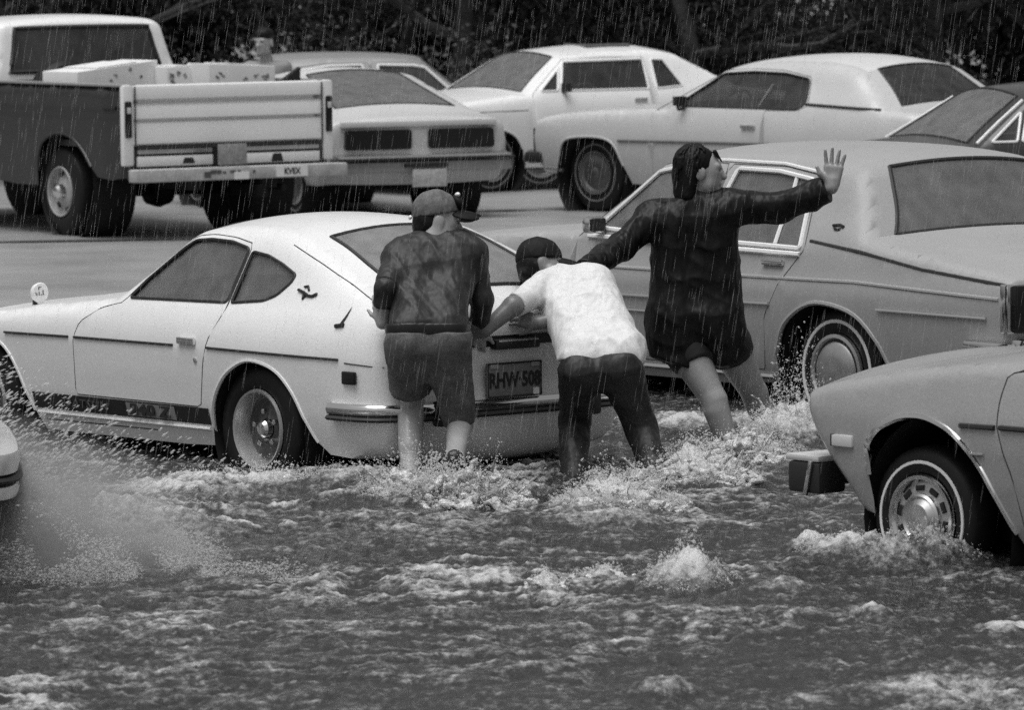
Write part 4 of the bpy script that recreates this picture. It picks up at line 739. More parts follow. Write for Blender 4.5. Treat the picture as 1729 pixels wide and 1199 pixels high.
t = MB(); t.box((-1.433, -.46, .545), (.006, .30, .085)); stk = t.build('bumper_sticker', white_trim, tbm); text_part('KVEX', .07, ink, stk, tail_mat(-1.4375, -.46, .545), 'sticker_lettering', .9, bold=.002)
t = MB()
for y, z, w, h_ in ((.46, .54, .06, .05), (.38, .56, .10, .03), (.30, .555, .03, .02), (.22, .56, .05, .02), (.16, .555, .03, .03), (.02, .555, .025, .025)): t.box((-1.4325, y - .12, z), (.004, w, h_))
t.build('bumper_scuffs', mat('scuff', .08, .8), tbm)
t = MB(); t.box((-1.433, .02, .525), (.006, .14, .06)); t.build('bumper_sticker', white_trim, tbm)
t = MB(); t.tube([(0, .7, .36), (0, -.7, .36)], .05, 8); t.lathe([(.01, -.12), (.12, -.1), (.15, 0), (.12, .1), (.01, .12)], (0, 0, .36), 14); t.box((-.6, .35, .47), (1.4, .08, .12)); t.box((-.6, -.35, .47), (1.4, .08, .12)); t.build('rear_axle', under, troot)
t = MB(); t.box((-1.0, -.3, .38), (.5, .06, .10)); t.tube([(-.4, -.5, .42), (-1.15, -.55, .40)], .03, 8); t.build('exhaust_pipe', under, troot)
t = MB(); t.box((1.2, 0, .35), (.25, .5, .2)); t.build('gearbox', under, troot)
tb.strip('side_badge', [(-.88, 1.09), (-1.06, 1.09)], .018, black)
# cargo in the bed: things of their own, standing on the bed floor
def bed(x, y, z):
    c_, s_ = math.cos(TRK_TH + PI / 2), math.sin(TRK_TH + PI / 2); return (TRK_P[0] + c_ * x - s_ * y, TRK_P[1] + s_ * x + c_ * y, TRK_P[2] + z)
wb = mat('white_carton', .72, .6, var=.05, vscale=5, grain=.08); pr = mat('faded_print', .3, .7)
def carton(lab, x, y, rz, dx, dy, h, tilt=0.0, marks=0, seed=0, z0=.805):
    r = random.Random(seed); root = empty('carton', bed(x, y, z0), TRK_TH + PI / 2 + rz, lab, 'box', 'cartons in the pickup bed')
    t = MB(); V = [(sx * dx / 2, sy * dy / 2, 0) for sx, sy in ((-1, -1), (1, -1), (1, 1), (-1, 1))] + [(sx * dx / 2 * 1.01, sy * dy / 2 * 1.01, h + tilt * sy * dy / 2) for sx, sy in ((-1, -1), (1, -1), (1, 1), (-1, 1))]
    t.add(V, [(3, 2, 1, 0), (4, 5, 6, 7), (0, 1, 5, 4), (1, 2, 6, 5), (2, 3, 7, 6), (3, 0, 4, 7)]); t.build('carton_body', wb, root, bevel=.008)
    t = MB(); t.box((0, 0, h + .006), (dx * .96, dy * .5, .008), Matrix.Rotation(math.atan(tilt), 3, 'X')); t.build('carton_flap', wb, root)
    if marks:
        t = MB()
        for k in range(marks):
            y_ = r.uniform(-.42, .42) * dy; z_ = h + tilt * y_ - r.uniform(.04, .12); 
            for q in range(3): t.box((-dx / 2 - .004, y_ + r.uniform(-.02, .02), z_ + r.uniform(-.015, .015)), (.004, r.uniform(.015, .04), r.uniform(.008, .02)), Matrix.Rotation(r.uniform(-1, 1), 3, 'X'))
        t.build('carton_print', pr, root)
carton('long white carton lying at the left of the pickup bed', .32, .36, .12, .5, .82, .60, -.10, 5, 1); carton('white printed carton in the middle of the pickup bed', .10, -.22, -.05, .45, .34, .585, 0, 6, 2)
carton('white carton with a slanted lid, nearest the tailgate', -.30, -.55, -.1, .45, .60, .60, .05, 6, 3)
t = MB(); t.add([(0, .16, 0), (0, -.16, 0), (0, -.16, .20), (.05, .16, 0), (.05, -.16, 0), (.05, -.16, .20)], [(0, 1, 2), (5, 4, 3), (0, 3, 4, 1), (1, 4, 5, 2), (2, 5, 3, 0)]); o = t.build('tarpaulin_fold', black, None); o.location = bed(-1.05, -.62, 1.19); o.rotation_euler = (0, 0, TRK_TH + PI / 2); tag(o, 'black triangular tarpaulin corner just inside the pickup tailgate', 'tarpaulin')
o = None; t = MB(); t.lathe([(.16, -.08), (.28, -.09), (.315, -.05), (.315, .05), (.28, .09), (.16, .08)], (0, 0, .315), 30, axis='x'); o = t.build('spare_tyre', tyre_m); o.location = bed(.96, .36, .81); o.rotation_euler = (0, 0, TRK_TH + PI / 2); tag(o, 'black spare tyre standing against the pickup cab', 'tyre')
# ------------------------------------------------------------------ people: smooth distance fields turned into meshes (surface nets)
def surface_nets(F, org, h):
    s = F < 0; c = [s[i:s.shape[0] - 1 + i, j:s.shape[1] - 1 + j, k:s.shape[2] - 1 + k] for i in (0, 1) for j in (0, 1) for k in (0, 1)]
    anyc = np.logical_or.reduce(c); allc = np.logical_and.reduce(c); act = anyc & ~allc; I = np.argwhere(act); idx = -np.ones(act.shape, np.int32); idx[act] = np.arange(len(I))
    acc = np.zeros((len(I), 3)); cnt = np.zeros(len(I)); corners = [(i, j, k) for i in (0, 1) for j in (0, 1) for k in (0, 1)]
    for a in range(8):
        for b in range(a + 1, 8):
            ca, cb = corners[a], corners[b]
            if sum(abs(x - y) for x, y in zip(ca, cb)) != 1: continue
            fa = F[I[:, 0] + ca[0], I[:, 1] + ca[1], I[:, 2] + ca[2]]; fb = F[I[:, 0] + cb[0], I[:, 1] + cb[1], I[:, 2] + cb[2]]; m = (fa < 0) != (fb < 0)
            t = fa / (fa - fb + 1e-12); p = np.array(ca)[None] + t[:, None] * (np.array(cb) - np.array(ca))[None]; acc[m] += p[m]; cnt[m] += 1
    V = (I + acc / np.maximum(cnt, 1)[:, None]) * h + org; Q = []
    for ax in range(3):
        n = [slice(1, -1)] * 3; n[ax] = slice(0, -1); lo = [slice(1, -1)] * 3; hi = [slice(1, -1)] * 3; lo[ax] = slice(0, -1); hi[ax] = slice(1, None)
        d = s[tuple(lo)] != s[tuple(hi)]; P = np.argwhere(d)
        if len(P) == 0: continue
        flip = s[tuple(lo)][d]; off = np.array([1, 1, 1]); off[ax] = 0; P = P + off; u, v = [(1, 2), (2, 0), (0, 1)][ax]; e = np.eye(3, dtype=int)
        q = np.stack([idx[tuple((P - a * e[u] - b * e[v]).T)] for a, b in ((0, 0), (1, 0), (1, 1), (0, 1))], 1); q = np.where(flip[:, None], q[:, ::-1], q); Q.append(q[::1])
    return V, np.vstack(Q)[:, ::-1]
def sdf_mesh(prims, h, wr=0.0, wf=22, seed=0, cuts=()):
    lo = np.full(3, 1e9); hi = -lo
    for p in prims:
        if p[0] == 'c':
            for c, r in ((p[1], p[3]), (p[2], p[4])): lo = np.minimum(lo, np.array(c) - r); hi = np.maximum(hi, np.array(c) + r)
        else: R = max(p[2]); lo = np.minimum(lo, np.array(p[1]) - R); hi = np.maximum(hi, np.array(p[1]) + R)
    lo -= .05; hi += .05; n = np.ceil((hi - lo) / h).astype(int) + 1; F = np.full(n, .5, np.float32); ax = [lo[i] + h * np.arange(n[i]) for i in range(3)]
    for p in prims:
        k = p[5] if p[0] == 'c' else p[4]; mg = k + 3 * h + .03
        if p[0] == 'c': a, b, ra, rb = np.array(p[1], float), np.array(p[2], float), p[3], p[4]; l = np.minimum(a - ra, b - rb) - mg; u = np.maximum(a + ra, b + rb) + mg
        else: R = max(p[2]); l = np.array(p[1]) - R - mg; u = np.array(p[1]) + R + mg
        sl = [slice(max(0, int((l[i] - lo[i]) / h)), min(n[i], int((u[i] - lo[i]) / h) + 2)) for i in range(3)]
        X, Y_, Z_ = np.meshgrid(*[ax[i][sl[i]] for i in range(3)], indexing='ij')
        if p[0] == 'c':
            ba = b - a; L2 = ba @ ba + 1e-12; dx, dy, dz = X - a[0], Y_ - a[1], Z_ - a[2]; t0 = (dx * ba[0] + dy * ba[1] + dz * ba[2]) / L2; t = np.clip(t0, 0, 1)
            d = np.sqrt((dx - t * ba[0]) ** 2 + (dy - t * ba[1]) ** 2 + (dz - t * ba[2]) ** 2) - (ra + (rb - ra) * t)
            if len(p) > 6 and p[6]: d = np.maximum(d, (t0 - 1) * math.sqrt(L2) - p[6] * .001)
        else:
            R3 = np.array(p[3]) if p[3] is not None else np.eye(3); q = np.stack([X - p[1][0], Y_ - p[1][1], Z_ - p[1][2]], -1) @ R3; rr = np.array(p[2]); kq = np.linalg.norm(q / rr, axis=-1); k2 = np.linalg.norm(q / rr ** 2, axis=-1) + 1e-9; d = kq * (kq - 1) / k2
        S = F[tuple(sl)]; d = d.astype(np.float32)
        if k < 0: F[tuple(sl)] = np.maximum(S, -d)
        else:
            hh_ = np.clip(.5 + .5 * (d - S) / max(k, 1e-4), 0, 1); F[tuple(sl)] = d * (1 - hh_) + S * hh_ - max(k, 1e-4) * hh_ * (1 - hh_)
    X, Y_, Z_ = np.meshgrid(*ax, indexing='ij', sparse=True)
    for (pt, nr) in cuts: nr = np.array(nr, float); nr /= np.linalg.norm(nr); F = np.maximum(F, ((X - pt[0]) * nr[0] + (Y_ - pt[1]) * nr[1] + (Z_ - pt[2]) * nr[2]).astype(np.float32))
    if wr:
        rg = np.random.default_rng(seed); w = 0
        for i in range(7):
            dv = rg.normal(size=3); dv /= np.linalg.norm(dv); f = wf * (1.25 ** i); wp = 1.2 * np.sin(X * 7 * dv[1] + Z_ * 9 * dv[0] + i); w = w + (1 - np.abs(np.sin(f * (X * dv[0] + Y_ * dv[1] + Z_ * dv[2] * .7) * .5 + wp + rg.random() * 6))) ** 2 / 7
        F = F + (wr * (.45 - w)).astype(np.float32)
    return surface_nets(F, lo, h)
def C(a, b, ra, rb, k=.02, flat=0): return ('c', tuple(a), tuple(b), ra, rb, k, flat)
def E_(c, r, R=None, k=.02): return ('e', tuple(c), tuple(r), R, k)
def frame(fwd, up):
    f = np.array(fwd, float); f /= np.linalg.norm(f); u = np.array(up, float); u -= (u @ f) * f; u /= np.linalg.norm(u); r = np.cross(f, u); return np.stack([r, f, u], 1)   # columns: right, forward, up
class Person:
    def __init__(s, base, label, h=.007):
        s.base = np.array(base, float); s.root = empty('person', base, 0, label, 'person'); s.h = h
    def part(s, name, prims, m, h=None, parent=None, wr=0.0, wf=22, seed=0, cuts=()):
        V, Q = sdf_mesh(prims, h or s.h, wr, wf, seed, cuts); me = mesh_np(name, V - s.base, Q); o = link(name, me, m, parent or s.root, True); return o
def head_prims(c, B, sc_=1.0):
    """c: centre between the ears; B columns right, forward, up"""
    c = np.array(c); L = lambda x, y, z: c + B @ (np.array([x, y, z]) * sc_); q = sc_
    P = [E_(L(0, -.012, .035), (.076 * q, .094 * q, .085 * q), B, .02), C(L(0, .035, -.02), L(0, .06, -.075), .058 * q, .036 * q, .03), E_(L(0, .05, .0), (.058 * q, .05 * q, .07 * q), B, .03), C(L(-.03, .03, -.06), L(.03, .03, -.06), .04 * q, .04 * q, .03),
         C(L(0, .088, .018), L(0, .112, -.022), .009 * q, .016 * q, .014), C(L(-.018, .088, -.055), L(.018, .088, -.055), .011 * q, .011 * q, .010), E_(L(0, .078, -.092), (.024 * q, .02 * q, .02 * q), B, .02), C(L(-.04, .078, .032), L(.04, .078, .032), .014 * q, .014 * q, .014)]
    for sx in (1, -1): P.append(E_(L(sx * .078, -.005, -.005), (.012 * q, .026 * q, .034 * q), B, .008)); P.append(E_(L(sx * .030, .098, .012), (.016 * q, .016 * q, .011 * q), B, -.001))
    return P, L
def eyes(p, L, B, m):
    for sx in (1, -1):
        V, Q = sdf_mesh([E_(L(sx * .030, .080, .012), (.0125, .0125, .0115), B, .0)], .004); link('eye', mesh_np('eye', V - p.base, Q), m, p.root, True)
def hand_prims(w, fdir, pn, side, curl=.4, sc_=1.0, spread=.12):
    """w wrist, fdir finger direction, pn palm normal (palm faces +pn), side=+1 thumb on fdir x pn side"""
    f = np.array(fdir, float); f /= np.linalg.norm(f); n = np.array(pn, float); n -= (n @ f) * f; n /= np.linalg.norm(n); t = np.cross(f, n) * side; w = np.array(w, float); q = sc_
    P = [C(w, w + f * .03 * q, .027 * q, .027 * q, .02)]
    for i, u in enumerate((.030, .010, -.010, -.029)): P.append(C(w + f * .02 * q + t * u * .6 * q, w + f * .085 * q + t * u * q, .017 * q, .0145 * q, .014))
    for i, (u, ln) in enumerate(((.031, .068), (.0105, .078), (-.0105, .072), (-.030, .056))):
        a = w + f * .088 * q + t * u * q; d = f + t * (u / .03) * spread; d /= np.linalg.norm(d); seg = ln * q / 2.4; c_ = a
        for j in range(3):
            ang = curl * (j + .4); dd = d * math.cos(ang) + n * math.sin(ang); e = c_ + dd * seg * (1.0, .8, .65)[j]; P.append(C(c_, e, (.0098, .0088, .008)[j] * q, (.0088, .008, .0066)[j] * q, .003)); c_ = e
    a = w + f * .028 * q + t * .022 * q; d = f * .55 + t * .8 + n * .25; d /= np.linalg.norm(d); e = a + d * .045 * q; P.append(C(a, e, .016 * q, .0115 * q, .012)); d2 = f * .8 + t * .5 + n * .3 * curl; d2 /= np.linalg.norm(d2); P.append(C(e, e + d2 * .032 * q, .0108 * q, .0078 * q, .004))
    return P
skin = mat('wet_skin', .33, .38, spec=.5, var=.10, vscale=14, grain=.06); skin_tan = mat('tanned_wet_skin', .16, .38, spec=.5, var=.12, vscale=14, grain=.08); skin_face = mat('face_skin', .30, .4, var=.1, vscale=20)
hair_m = mat('wet_black_hair', .010, .45, spec=.12, bump=.5, bscale=120); eye_m = mat('dark_eye', .02, .2)
shirt_dk = mat('dark_soaked_shirt', .026, .5, spec=.3, var=.35, vscale=14, bump=.55, bscale=11, bdist=.04, bz=.28, grain=.2); shorts_m = mat('grey_cutoff_shorts', .095, .65, spec=.2, var=.3, vscale=14, grain=.2, bump=.5, bscale=12, bdist=.035, bz=.35); tee = mat('white_soaked_tee', .66, .55, var=.03, vscale=12, bump=.7, bscale=9, bdist=.045, bz=.35, grain=.08); jeans = mat('dark_soaked_jeans', .020, .5, spec=.3, var=.4, vscale=14, bump=.5, bscale=13, bdist=.035, bz=.4, grain=.25)
jacket = mat('black_soaked_jacket', .008, .45, spec=.2, var=.5, vscale=12, bump=.85, bscale=10, bdist=.05, bz=.35, grain=.3); cap_m = mat('grey_canvas_cap', .13, .7, spec=.15, var=.3, vscale=20, grain=.15); cap_dk = mat('dark_cap', .014, .65, spec=.12, var=.3, vscale=20, grain=.2)
W_ = lambda px, py, Y: at(px, py, Y)
def limb(a, b, c, r, k=.02): return [C(a, b, r[0], r[1], k), C(b, c, r[1] * 1.03, r[2], k)]
def bill(p, L, B, cp, z):
    pr_ = []
    for x, rl in ((-.045, .5), (0, 0), (.045, -.5)):
        r2 = B[:, 0] * math.cos(rl) + B[:, 2] * math.sin(rl); f2 = B[:, 1] - .06 * B[:, 2]; pr_.append(E_(L(x, .12, z - abs(x) * .35), (.042, .085 - abs(x) * .35, .011), frame(f2, np.cross(r2, f2)), .012))
    p.part('cap_bill', pr_, cap_dk, h=.0045, parent=cp)
# ---- man in the grey cap
p1 = Person(ground(725, 852, 0), 'man in a grey cap, dark shirt and cut-off shorts pushing the sports car tail'); b = {}
hd = W_(738, 374, 26.42); B = frame((.95, .16, -.14), (.05, .12, 1)); HP, L1 = head_prims(hd, B, 1.0)
nk = W_(733, 402, 26.38); SL, SR = W_(672, 440, 26.32), W_(793, 430, 26.38); HL, HR = W_(693, 590, 26.02), W_(750, 588, 26.05); wc = W_(720, 530, 26.12)
EL, WL = W_(652, 486, 26.14), W_(646, 545, 26.17); ER, WR = W_(814, 506, 26.36), W_(807, 556, 26.44); KL, AL = W_(694, 680, 26.30), W_(692, 830, 25.98); KR, AR = W_(776, 716, 26.18), W_(768, 775, 25.84)
TL, TR = W_(690, 852, 26.12), W_(754, 836, 25.86)
body = HP + [C(nk, hd, .058, .056, .03), C(nk, wc + [0, .05, 0], .052, .06, .04), C(SL, SR, .05, .05, .03), C(wc + [0, .05, 0], (HL + HR) / 2, .06, .06, .04)] + limb(SL, EL, WL, (.052, .043, .029)) + limb(SR, ER, WR, (.052, .045, .030)) + limb(HL, KL, AL, (.085, .058, .040)) + limb(HR, KR, AR, (.085, .058, .042)) + [C(KL + (AL - KL) * .15 + [0, -.02, 0], KL + (AL - KL) * .5 + [0, -.02, 0], .052, .046, .03), C(AL, TL, .04, .032, .02), C(AR, TR, .042, .032, .02)]
body += hand_prims(WL, (-.12, .15, .9), (.3, .9, -.1), 1, .3, .9) + hand_prims(WR, (-.05, .35, -.6), (.1, .9, .3), 1, .5)
p1.part('body', body, skin, h=.006)
sh = [C(W_(700, 436, 26.36), W_(700, 535, 26.14), .13, .105, .07), C(W_(772, 430, 26.40), W_(748, 535, 26.16), .13, .105, .07), C(nk + [0, 0, -.02], (SL + SR) / 2 + [0, 0, -.03], .075, .12, .06), C(SL, SR, .075, .075, .06), C(SL + [.01, 0, 0], SL + (EL - SL) * 1.02, .085, .066, .04, 1), C(SR, SR + (ER - SR) * .62, .082, .072, .04, 1), C(W_(698, 520, 26.16), W_(696, 556, 26.06), .11, .12, .05), C(W_(746, 520, 26.16), W_(748, 562, 26.08), .11, .122, .05)]
p1.part('shirt', sh, shirt_dk, wr=.032, wf=17, seed=1, cuts=[(W_(720, 572, 26.0), (0, -.25, -1))])
p1.part('shirt_sleeve', [C(SR + (ER - SR) * .5, ER, .066, .058, .02), C(ER, ER + (WR - ER) * .8, .058, .048, .02, 1)], shirt_dk, wr=.018, wf=30, seed=12); p1.part('shirt_sleeve', [C(SL + (EL - SL) * .8, EL, .064, .056, .02), C(EL, EL + (WL - EL) * .55, .056, .05, .02, 1)], shirt_dk, wr=.015, wf=30, seed=2)
st = [C(W_(692, 585, 26.05), W_(752, 583, 26.07), .118, .118, .05), C(HL + [-.005, 0, .03], KL + (HL - KL) * .30, .115, .106, .04, 1), C(HR + [.01, 0, .03], KR + (AR - KR) * .02, .115, .082, .04, 1)]
p1.part('shorts', st, shorts_m, wr=.024, wf=22, seed=3, cuts=[(W_(720, 560, 26.0), (0, .1, 1))])
p1.part('belt', [C(W_(694, 553, 26.06), W_(750, 555, 26.09), .122, .124, .05)], mat('black_belt', .012, .4), cuts=[(W_(720, 546, 26.0), (0, .1, 1)), (W_(720, 566, 26.0), (0, -.1, -1))])
p1.part('hair', [E_(L1(0, -.035, .01), (.079, .082, .085), B, .02), E_(L1(0, -.045, -.03), (.072, .066, .07), B, .02), C(L1(-.05, -.07, -.03), L1(.02, -.075, -.05), .03, .032, .02), C(L1(.06, -.01, .0), L1(.07, .0, -.04), .018, .010, .01)], hair_m, h=.005, wr=.006, wf=90)
cp = p1.part('cap', [E_(L1(0, -.014, .046), (.092, .112, .106), B, .01)], cap_m, h=.005, wr=.010, wf=46, cuts=[(L1(0, 0, .030), -B[:, 2] + .28 * B[:, 1])])
bill(p1, L1, B, cp, .056); p1.part('cap_patch', [E_(L1(.0, .085, .100), (.06, .024, .04), frame(B @ np.array([0, .8, .6]), B[:, 2]), 0)], cap_dk, h=.005, parent=cp); p1.part('cap_badge', [E_(L1(.02, .078, .135), (.035, .012, .012), frame(B @ np.array([0, .8, .6]), B[:, 2]), 0)], white_trim, h=.004, parent=cp); p1.part('cap_strap', [E_(L1(-.02, -.125, .005), (.03, .008, .012), B, 0)], white_trim, h=.004, parent=cp)
eyes(p1, L1, B, eye_m)
so_ = p1.part('sandal', [C(AR + (TR - AR) * .0 + [0, -.035, .01], TR + [0, -.035, -.02], .036, .046, .01), C(AR + [0, -.03, 0], AR + (TR - AR) * .5 + [0, -.04, 0], .042, .048, .01)], mat('dark_sandal_sole', .012, .5), h=.006); p1.part('shoe', [C(AL + [0, 0, -.02], TL + [0, .05, 0], .055, .045, .02)], MATS['dark_sandal_sole'], h=.007)
# ---- man in the white t-shirt
p2 = Person(ground(1035, 850, 0), 'man in a white soaked t-shirt, dark cap and jeans leaning into the car')
hd = W_(912, 450, 26.86); B = frame((.95, .12, -.2), (.0, .4, 1)); HP, L2 = head_prims(hd, B, 1.0); nk = W_(943, 470, 26.78)
SL, SR = W_(917, 484, 26.72), W_(1008, 476, 26.76); HL, HR = W_(978, 638, 26.30), W_(1048, 632, 26.28); wc = W_(1005, 565, 26.48); EL, WL = W_(866, 517, 26.50), W_(818, 558, 26.42); ER, WR = W_(968, 530, 26.62), W_(912, 545, 26.58)
KL, AL = W_(970, 712, 26.52), W_(968, 828, 26.25); KR, AR = W_(1082, 722, 26.38), W_(1118, 830, 26.10)
body = HP + [C(nk, hd, .06, .056, .03), C(nk, wc + [0, .04, -.02], .05, .06, .04), C(wc + [0, .04, -.02], (HL + HR) / 2 + [0, .02, 0], .06, .05, .04), C(SL, SR, .045, .05, .03)] + limb(SL, EL, WL, (.052, .045, .032)) + limb(SR, ER, WR, (.052, .043, .03)) + limb(HL, KL, AL, (.065, .055, .04)) + limb(HR, KR, AR, (.065, .055, .04)) + [C(AL, AL + [-.01, .12, -.03], .04, .03), C(AR, AR + [.02, .12, -.03], .04, .03)] + hand_prims(WL, (-.8, .1, -.1), (0, .9, -.3), -1, .4) + hand_prims(WR, (-.8, .1, .2), (0, .9, -.3), 1, .4)
p2.part('body', body, skin_tan, h=.006)
ts_ = [C(W_(940, 492, 26.76), W_(985, 600, 26.40), .115, .12, .07), C(W_(998, 488, 26.76), W_(1045, 598, 26.38), .125, .125, .07), C(nk + [.01, 0, -.01], W_(965, 500, 26.74), .07, .11, .06), C(W_(985, 470, 26.78), SR, .06, .075, .05), C(SL, EL + (SL - EL) * .05, .078, .062, .04, 1), C(SR, SR + (ER - SR) * .6, .075, .07, .04, 1), C(W_(985, 590, 26.42), W_(984, 612, 26.36), .118, .118, .05), C(W_(1048, 590, 26.40), W_(1050, 606, 26.34), .118, .115, .05)]
p2.part('t_shirt', ts_, tee, wr=.028, wf=18, seed=5, cuts=[(W_(1018, 613, 26.3), (-.05, -.15, -1))])
jn = [C(W_(984, 630, 26.34), W_(1048, 626, 26.32), .106, .108, .05), C(HL + [0, 0, .02], KL, .102, .074, .03), C(KL, AL + (AL - KL) * .1, .078, .062, .03, 1), C(HR + [0, 0, .02], KR, .108, .078, .03), C(KR, AR + (AR - KR) * .1, .080, .064, .03, 1)]
p2.part('jeans', jn, jeans, wr=.022, wf=26, seed=6, cuts=[(W_(1018, 596, 26.3), (.0, .1, 1))])
p2.part('hair', [E_(L2(0, -.03, .0), (.082, .085, .09), B, .02), C(L2(.06, -.02, -.02), L2(.065, .03, -.05), .025, .015, .02), C(L2(-.05, -.06, -.05), L2(.03, -.07, -.06), .03, .03, .02)], hair_m, h=.006, wr=.008, wf=80)
cp = p2.part('cap', [E_(L2(0, -.012, .040), (.094, .114, .105), B, .01)], cap_dk, h=.005, wr=.010, wf=45, cuts=[(L2(0, 0, .022), -B[:, 2] + .22 * B[:, 1])]); bill(p2, L2, B, cp, .044)
for a in (AL, AR): p2.part('shoe', [C(a + [0, -.02, -.01], a + [0, .12, -.035], .048, .042, .02)], MATS['dark_sandal_sole'], h=.008)
eyes(p2, L2, B, eye_m)
# ---- waving person in the black jacket
p3 = Person(ground(1265, 775, 0), 'person in a long black jacket with bare legs, waving one arm')
hd = W_(1184, 290, 28.34); B = frame((.95, -.02, -.02), (.06, .0, 1)); HP, L3 = head_prims(hd, B, 1.02); nk = W_(1178, 326, 28.36); SL, SR = W_(1104, 366, 28.36), W_(1232, 346, 28.32); wc = W_(1172, 480, 28.36); HL, HR = W_(1160, 592, 28.34), W_(1228, 580, 28.42)
EL, WL = W_(1050, 416, 28.22), W_(988, 458, 27.80); ER, WR = W_(1318, 350, 28.30), W_(1404, 316, 28.22); KL, AL = W_(1206, 676, 28.26), W_(1240, 782, 28.26); KR, AR = W_(1274, 664, 28.58), W_(1312, 762, 28.74)
body = HP + [C(nk, hd, .055, .054, .03), C(nk, wc, .05, .07, .04), C(wc, (HL + HR) / 2, .07, .08, .04), C(SL, SR, .045, .045, .03)] + limb(SL, EL, WL, (.045, .04, .028)) + limb(SR, ER, WR, (.045, .04, .028)) + limb(HL, KL, AL, (.105, .062, .042)) + limb(HR, KR, AR, (.105, .064, .044)) + [C(KL + (AL - KL) * .18 + [-.012, -.015, 0], KL + (AL - KL) * .55 + [-.005, -.015, 0], .054, .046, .03), C(KR + (AR - KR) * .18 + [-.012, -.015, 0], KR + (AR - KR) * .55, .054, .046, .03), C(AL, AL + [.08, .06, -.02], .04, .03), C(AR, AR + [.08, .06, -.02], .04, .03)]
body += hand_prims(WR, (.12, .05, 1), (.1, -.95, .05), -1, .10, 1.16, .22) + hand_prims(WL, (-.6, -.1, -.4), (-.3, .8, -.5), -1, .4)
p3.part('body', body, skin, h=.0055)
jk = [C(W_(1140, 380, 28.36), W_(1140, 560, 28.36), .125, .15, .08), C(W_(1205, 368, 28.34), W_(1212, 555, 28.34), .125, .13, .08), C(nk + [0, 0, -.01], W_(1175, 372, 28.36), .07, .12, .06), C(SL, SR, .082, .082, .06), C(SL, EL, .092, .076, .05), C(EL, WL, .076, .066, .03, 1), C(SR, ER, .092, .080, .05), C(ER, ER + (WR - ER) * .96, .080, .082, .03, 1), C(W_(1140, 540, 28.36), W_(1142, 606, 28.34), .155, .14, .05), C(W_(1205, 540, 28.34), W_(1222, 585, 28.36), .15, .125, .05), C(W_(1160, 322, 28.38), W_(1205, 326, 28.36), .05, .045, .03)]
p3.part('jacket', jk, jacket, wr=.036, wf=16, seed=9, cuts=[(W_(1150, 622, 28.3), (-.35, -.1, -1))])
p3.part('shorts', [C(W_(1165, 590, 28.36), W_(1228, 580, 28.42), .125, .115, .05), C(HL, HL + (KL - HL) * .25, .118, .108, .04, 1), C(HR, HR + (KR - HR) * .22, .118, .108, .04, 1)], mat('black_shorts', .010, .6), wr=.01)
hr = [E_(L3(0, -.03, .045), (.092, .105, .092), B, .02), C(L3(-.03, -.08, .0), L3(-.03, -.09, -.10), .06, .045, .03), C(L3(.05, -.05, .0), L3(.055, -.06, -.11), .045, .030, .03), C(L3(-.06, .0, .0), L3(-.07, -.01, -.09), .04, .02, .03), C(L3(0, -.085, -.02), L3(0, -.075, -.12), .06, .05, .03)]
rh = random.Random(5)
for i in range(64):
    a = rh.uniform(-3.9, .75); ph1 = rh.uniform(1.2, 1.75) if math.sin(a) < .25 else rh.uniform(.7, 1.0); P_ = []
    for j in range(6):
        ph = .25 + (ph1 - .25) * j / 5; a2 = a + .08 * math.sin(3 * j + i); P_.append(L3(.094 * math.sin(ph) * math.cos(a2), -.03 + .107 * math.sin(ph) * math.sin(a2), .045 + .094 * math.cos(ph)))
    if math.sin(a) < .25: q = P_[-1]; P_.append(q + B @ np.array([rh.uniform(-.01, .01), rh.uniform(-.012, .008), -rh.uniform(.05, .11)]))
    for j in range(len(P_) - 1): hr.append(C(P_[j], P_[j + 1], .006, .005 if j < len(P_) - 2 else .0025, .004))
for i in range(6): hr.append(C(L3(-.04 + .016 * i, .065, .10), L3(-.045 + .018 * i, .098, .05 + .01 * rh.random()), .012, .004, .006))
p3.part('hair', hr, hair_m, h=.005, wr=.007, wf=90)
eyes(p3, L3, B, eye_m)
# ---- man standing by the pickup
D4 = 54.0; p4 = Person((float(at(450, 90, D4)[0]), D4, LOT - .02), 'man in a light shirt standing beyond the pickup, looking left', h=.011); hd = W_(447, 72, D4); B = frame((-.55, -.8, -.05), (0, 0, 1)); HP, L4 = head_prims(hd, B, 1.0); o_ = lambda x, y, z: np.array([hd[0] + x, D4 + y, z + LOT])
nk = hd + [0.012, .03, -.165]; zs = nk[2] - LOT - .07; SL, SR = o_(.19, -.02, zs), o_(-.15, .02, zs)
body = HP + [C(nk, hd + [.01, .03, -.03], .05, .045, .015), C(nk, o_(.02, 0, .85), .06, .07, .03)] + limb(SR, o_(-.24, -.05, zs - .28), o_(-.30, -.2, zs - .40), (.05, .043, .03)) + limb(SL, o_(.25, 0, zs - .3), o_(.22, -.12, zs - .52), (.05, .043, .03)) + limb(o_(-.08, 0, .82), o_(-.09, 0, .45), o_(-.09, .02, .06), (.085, .06, .04)) + limb(o_(.12, 0, .82), o_(.13, 0, .45), o_(.13, .02, .06), (.085, .06, .04)) + hand_prims(o_(-.30, -.2, zs - .40), (-.5, -.5, -.5), (0, .5, -.8), 1, .4) + hand_prims(o_(.22, -.12, zs - .52), (0, -.2, -1), (-1, 0, 0), 1, .4)
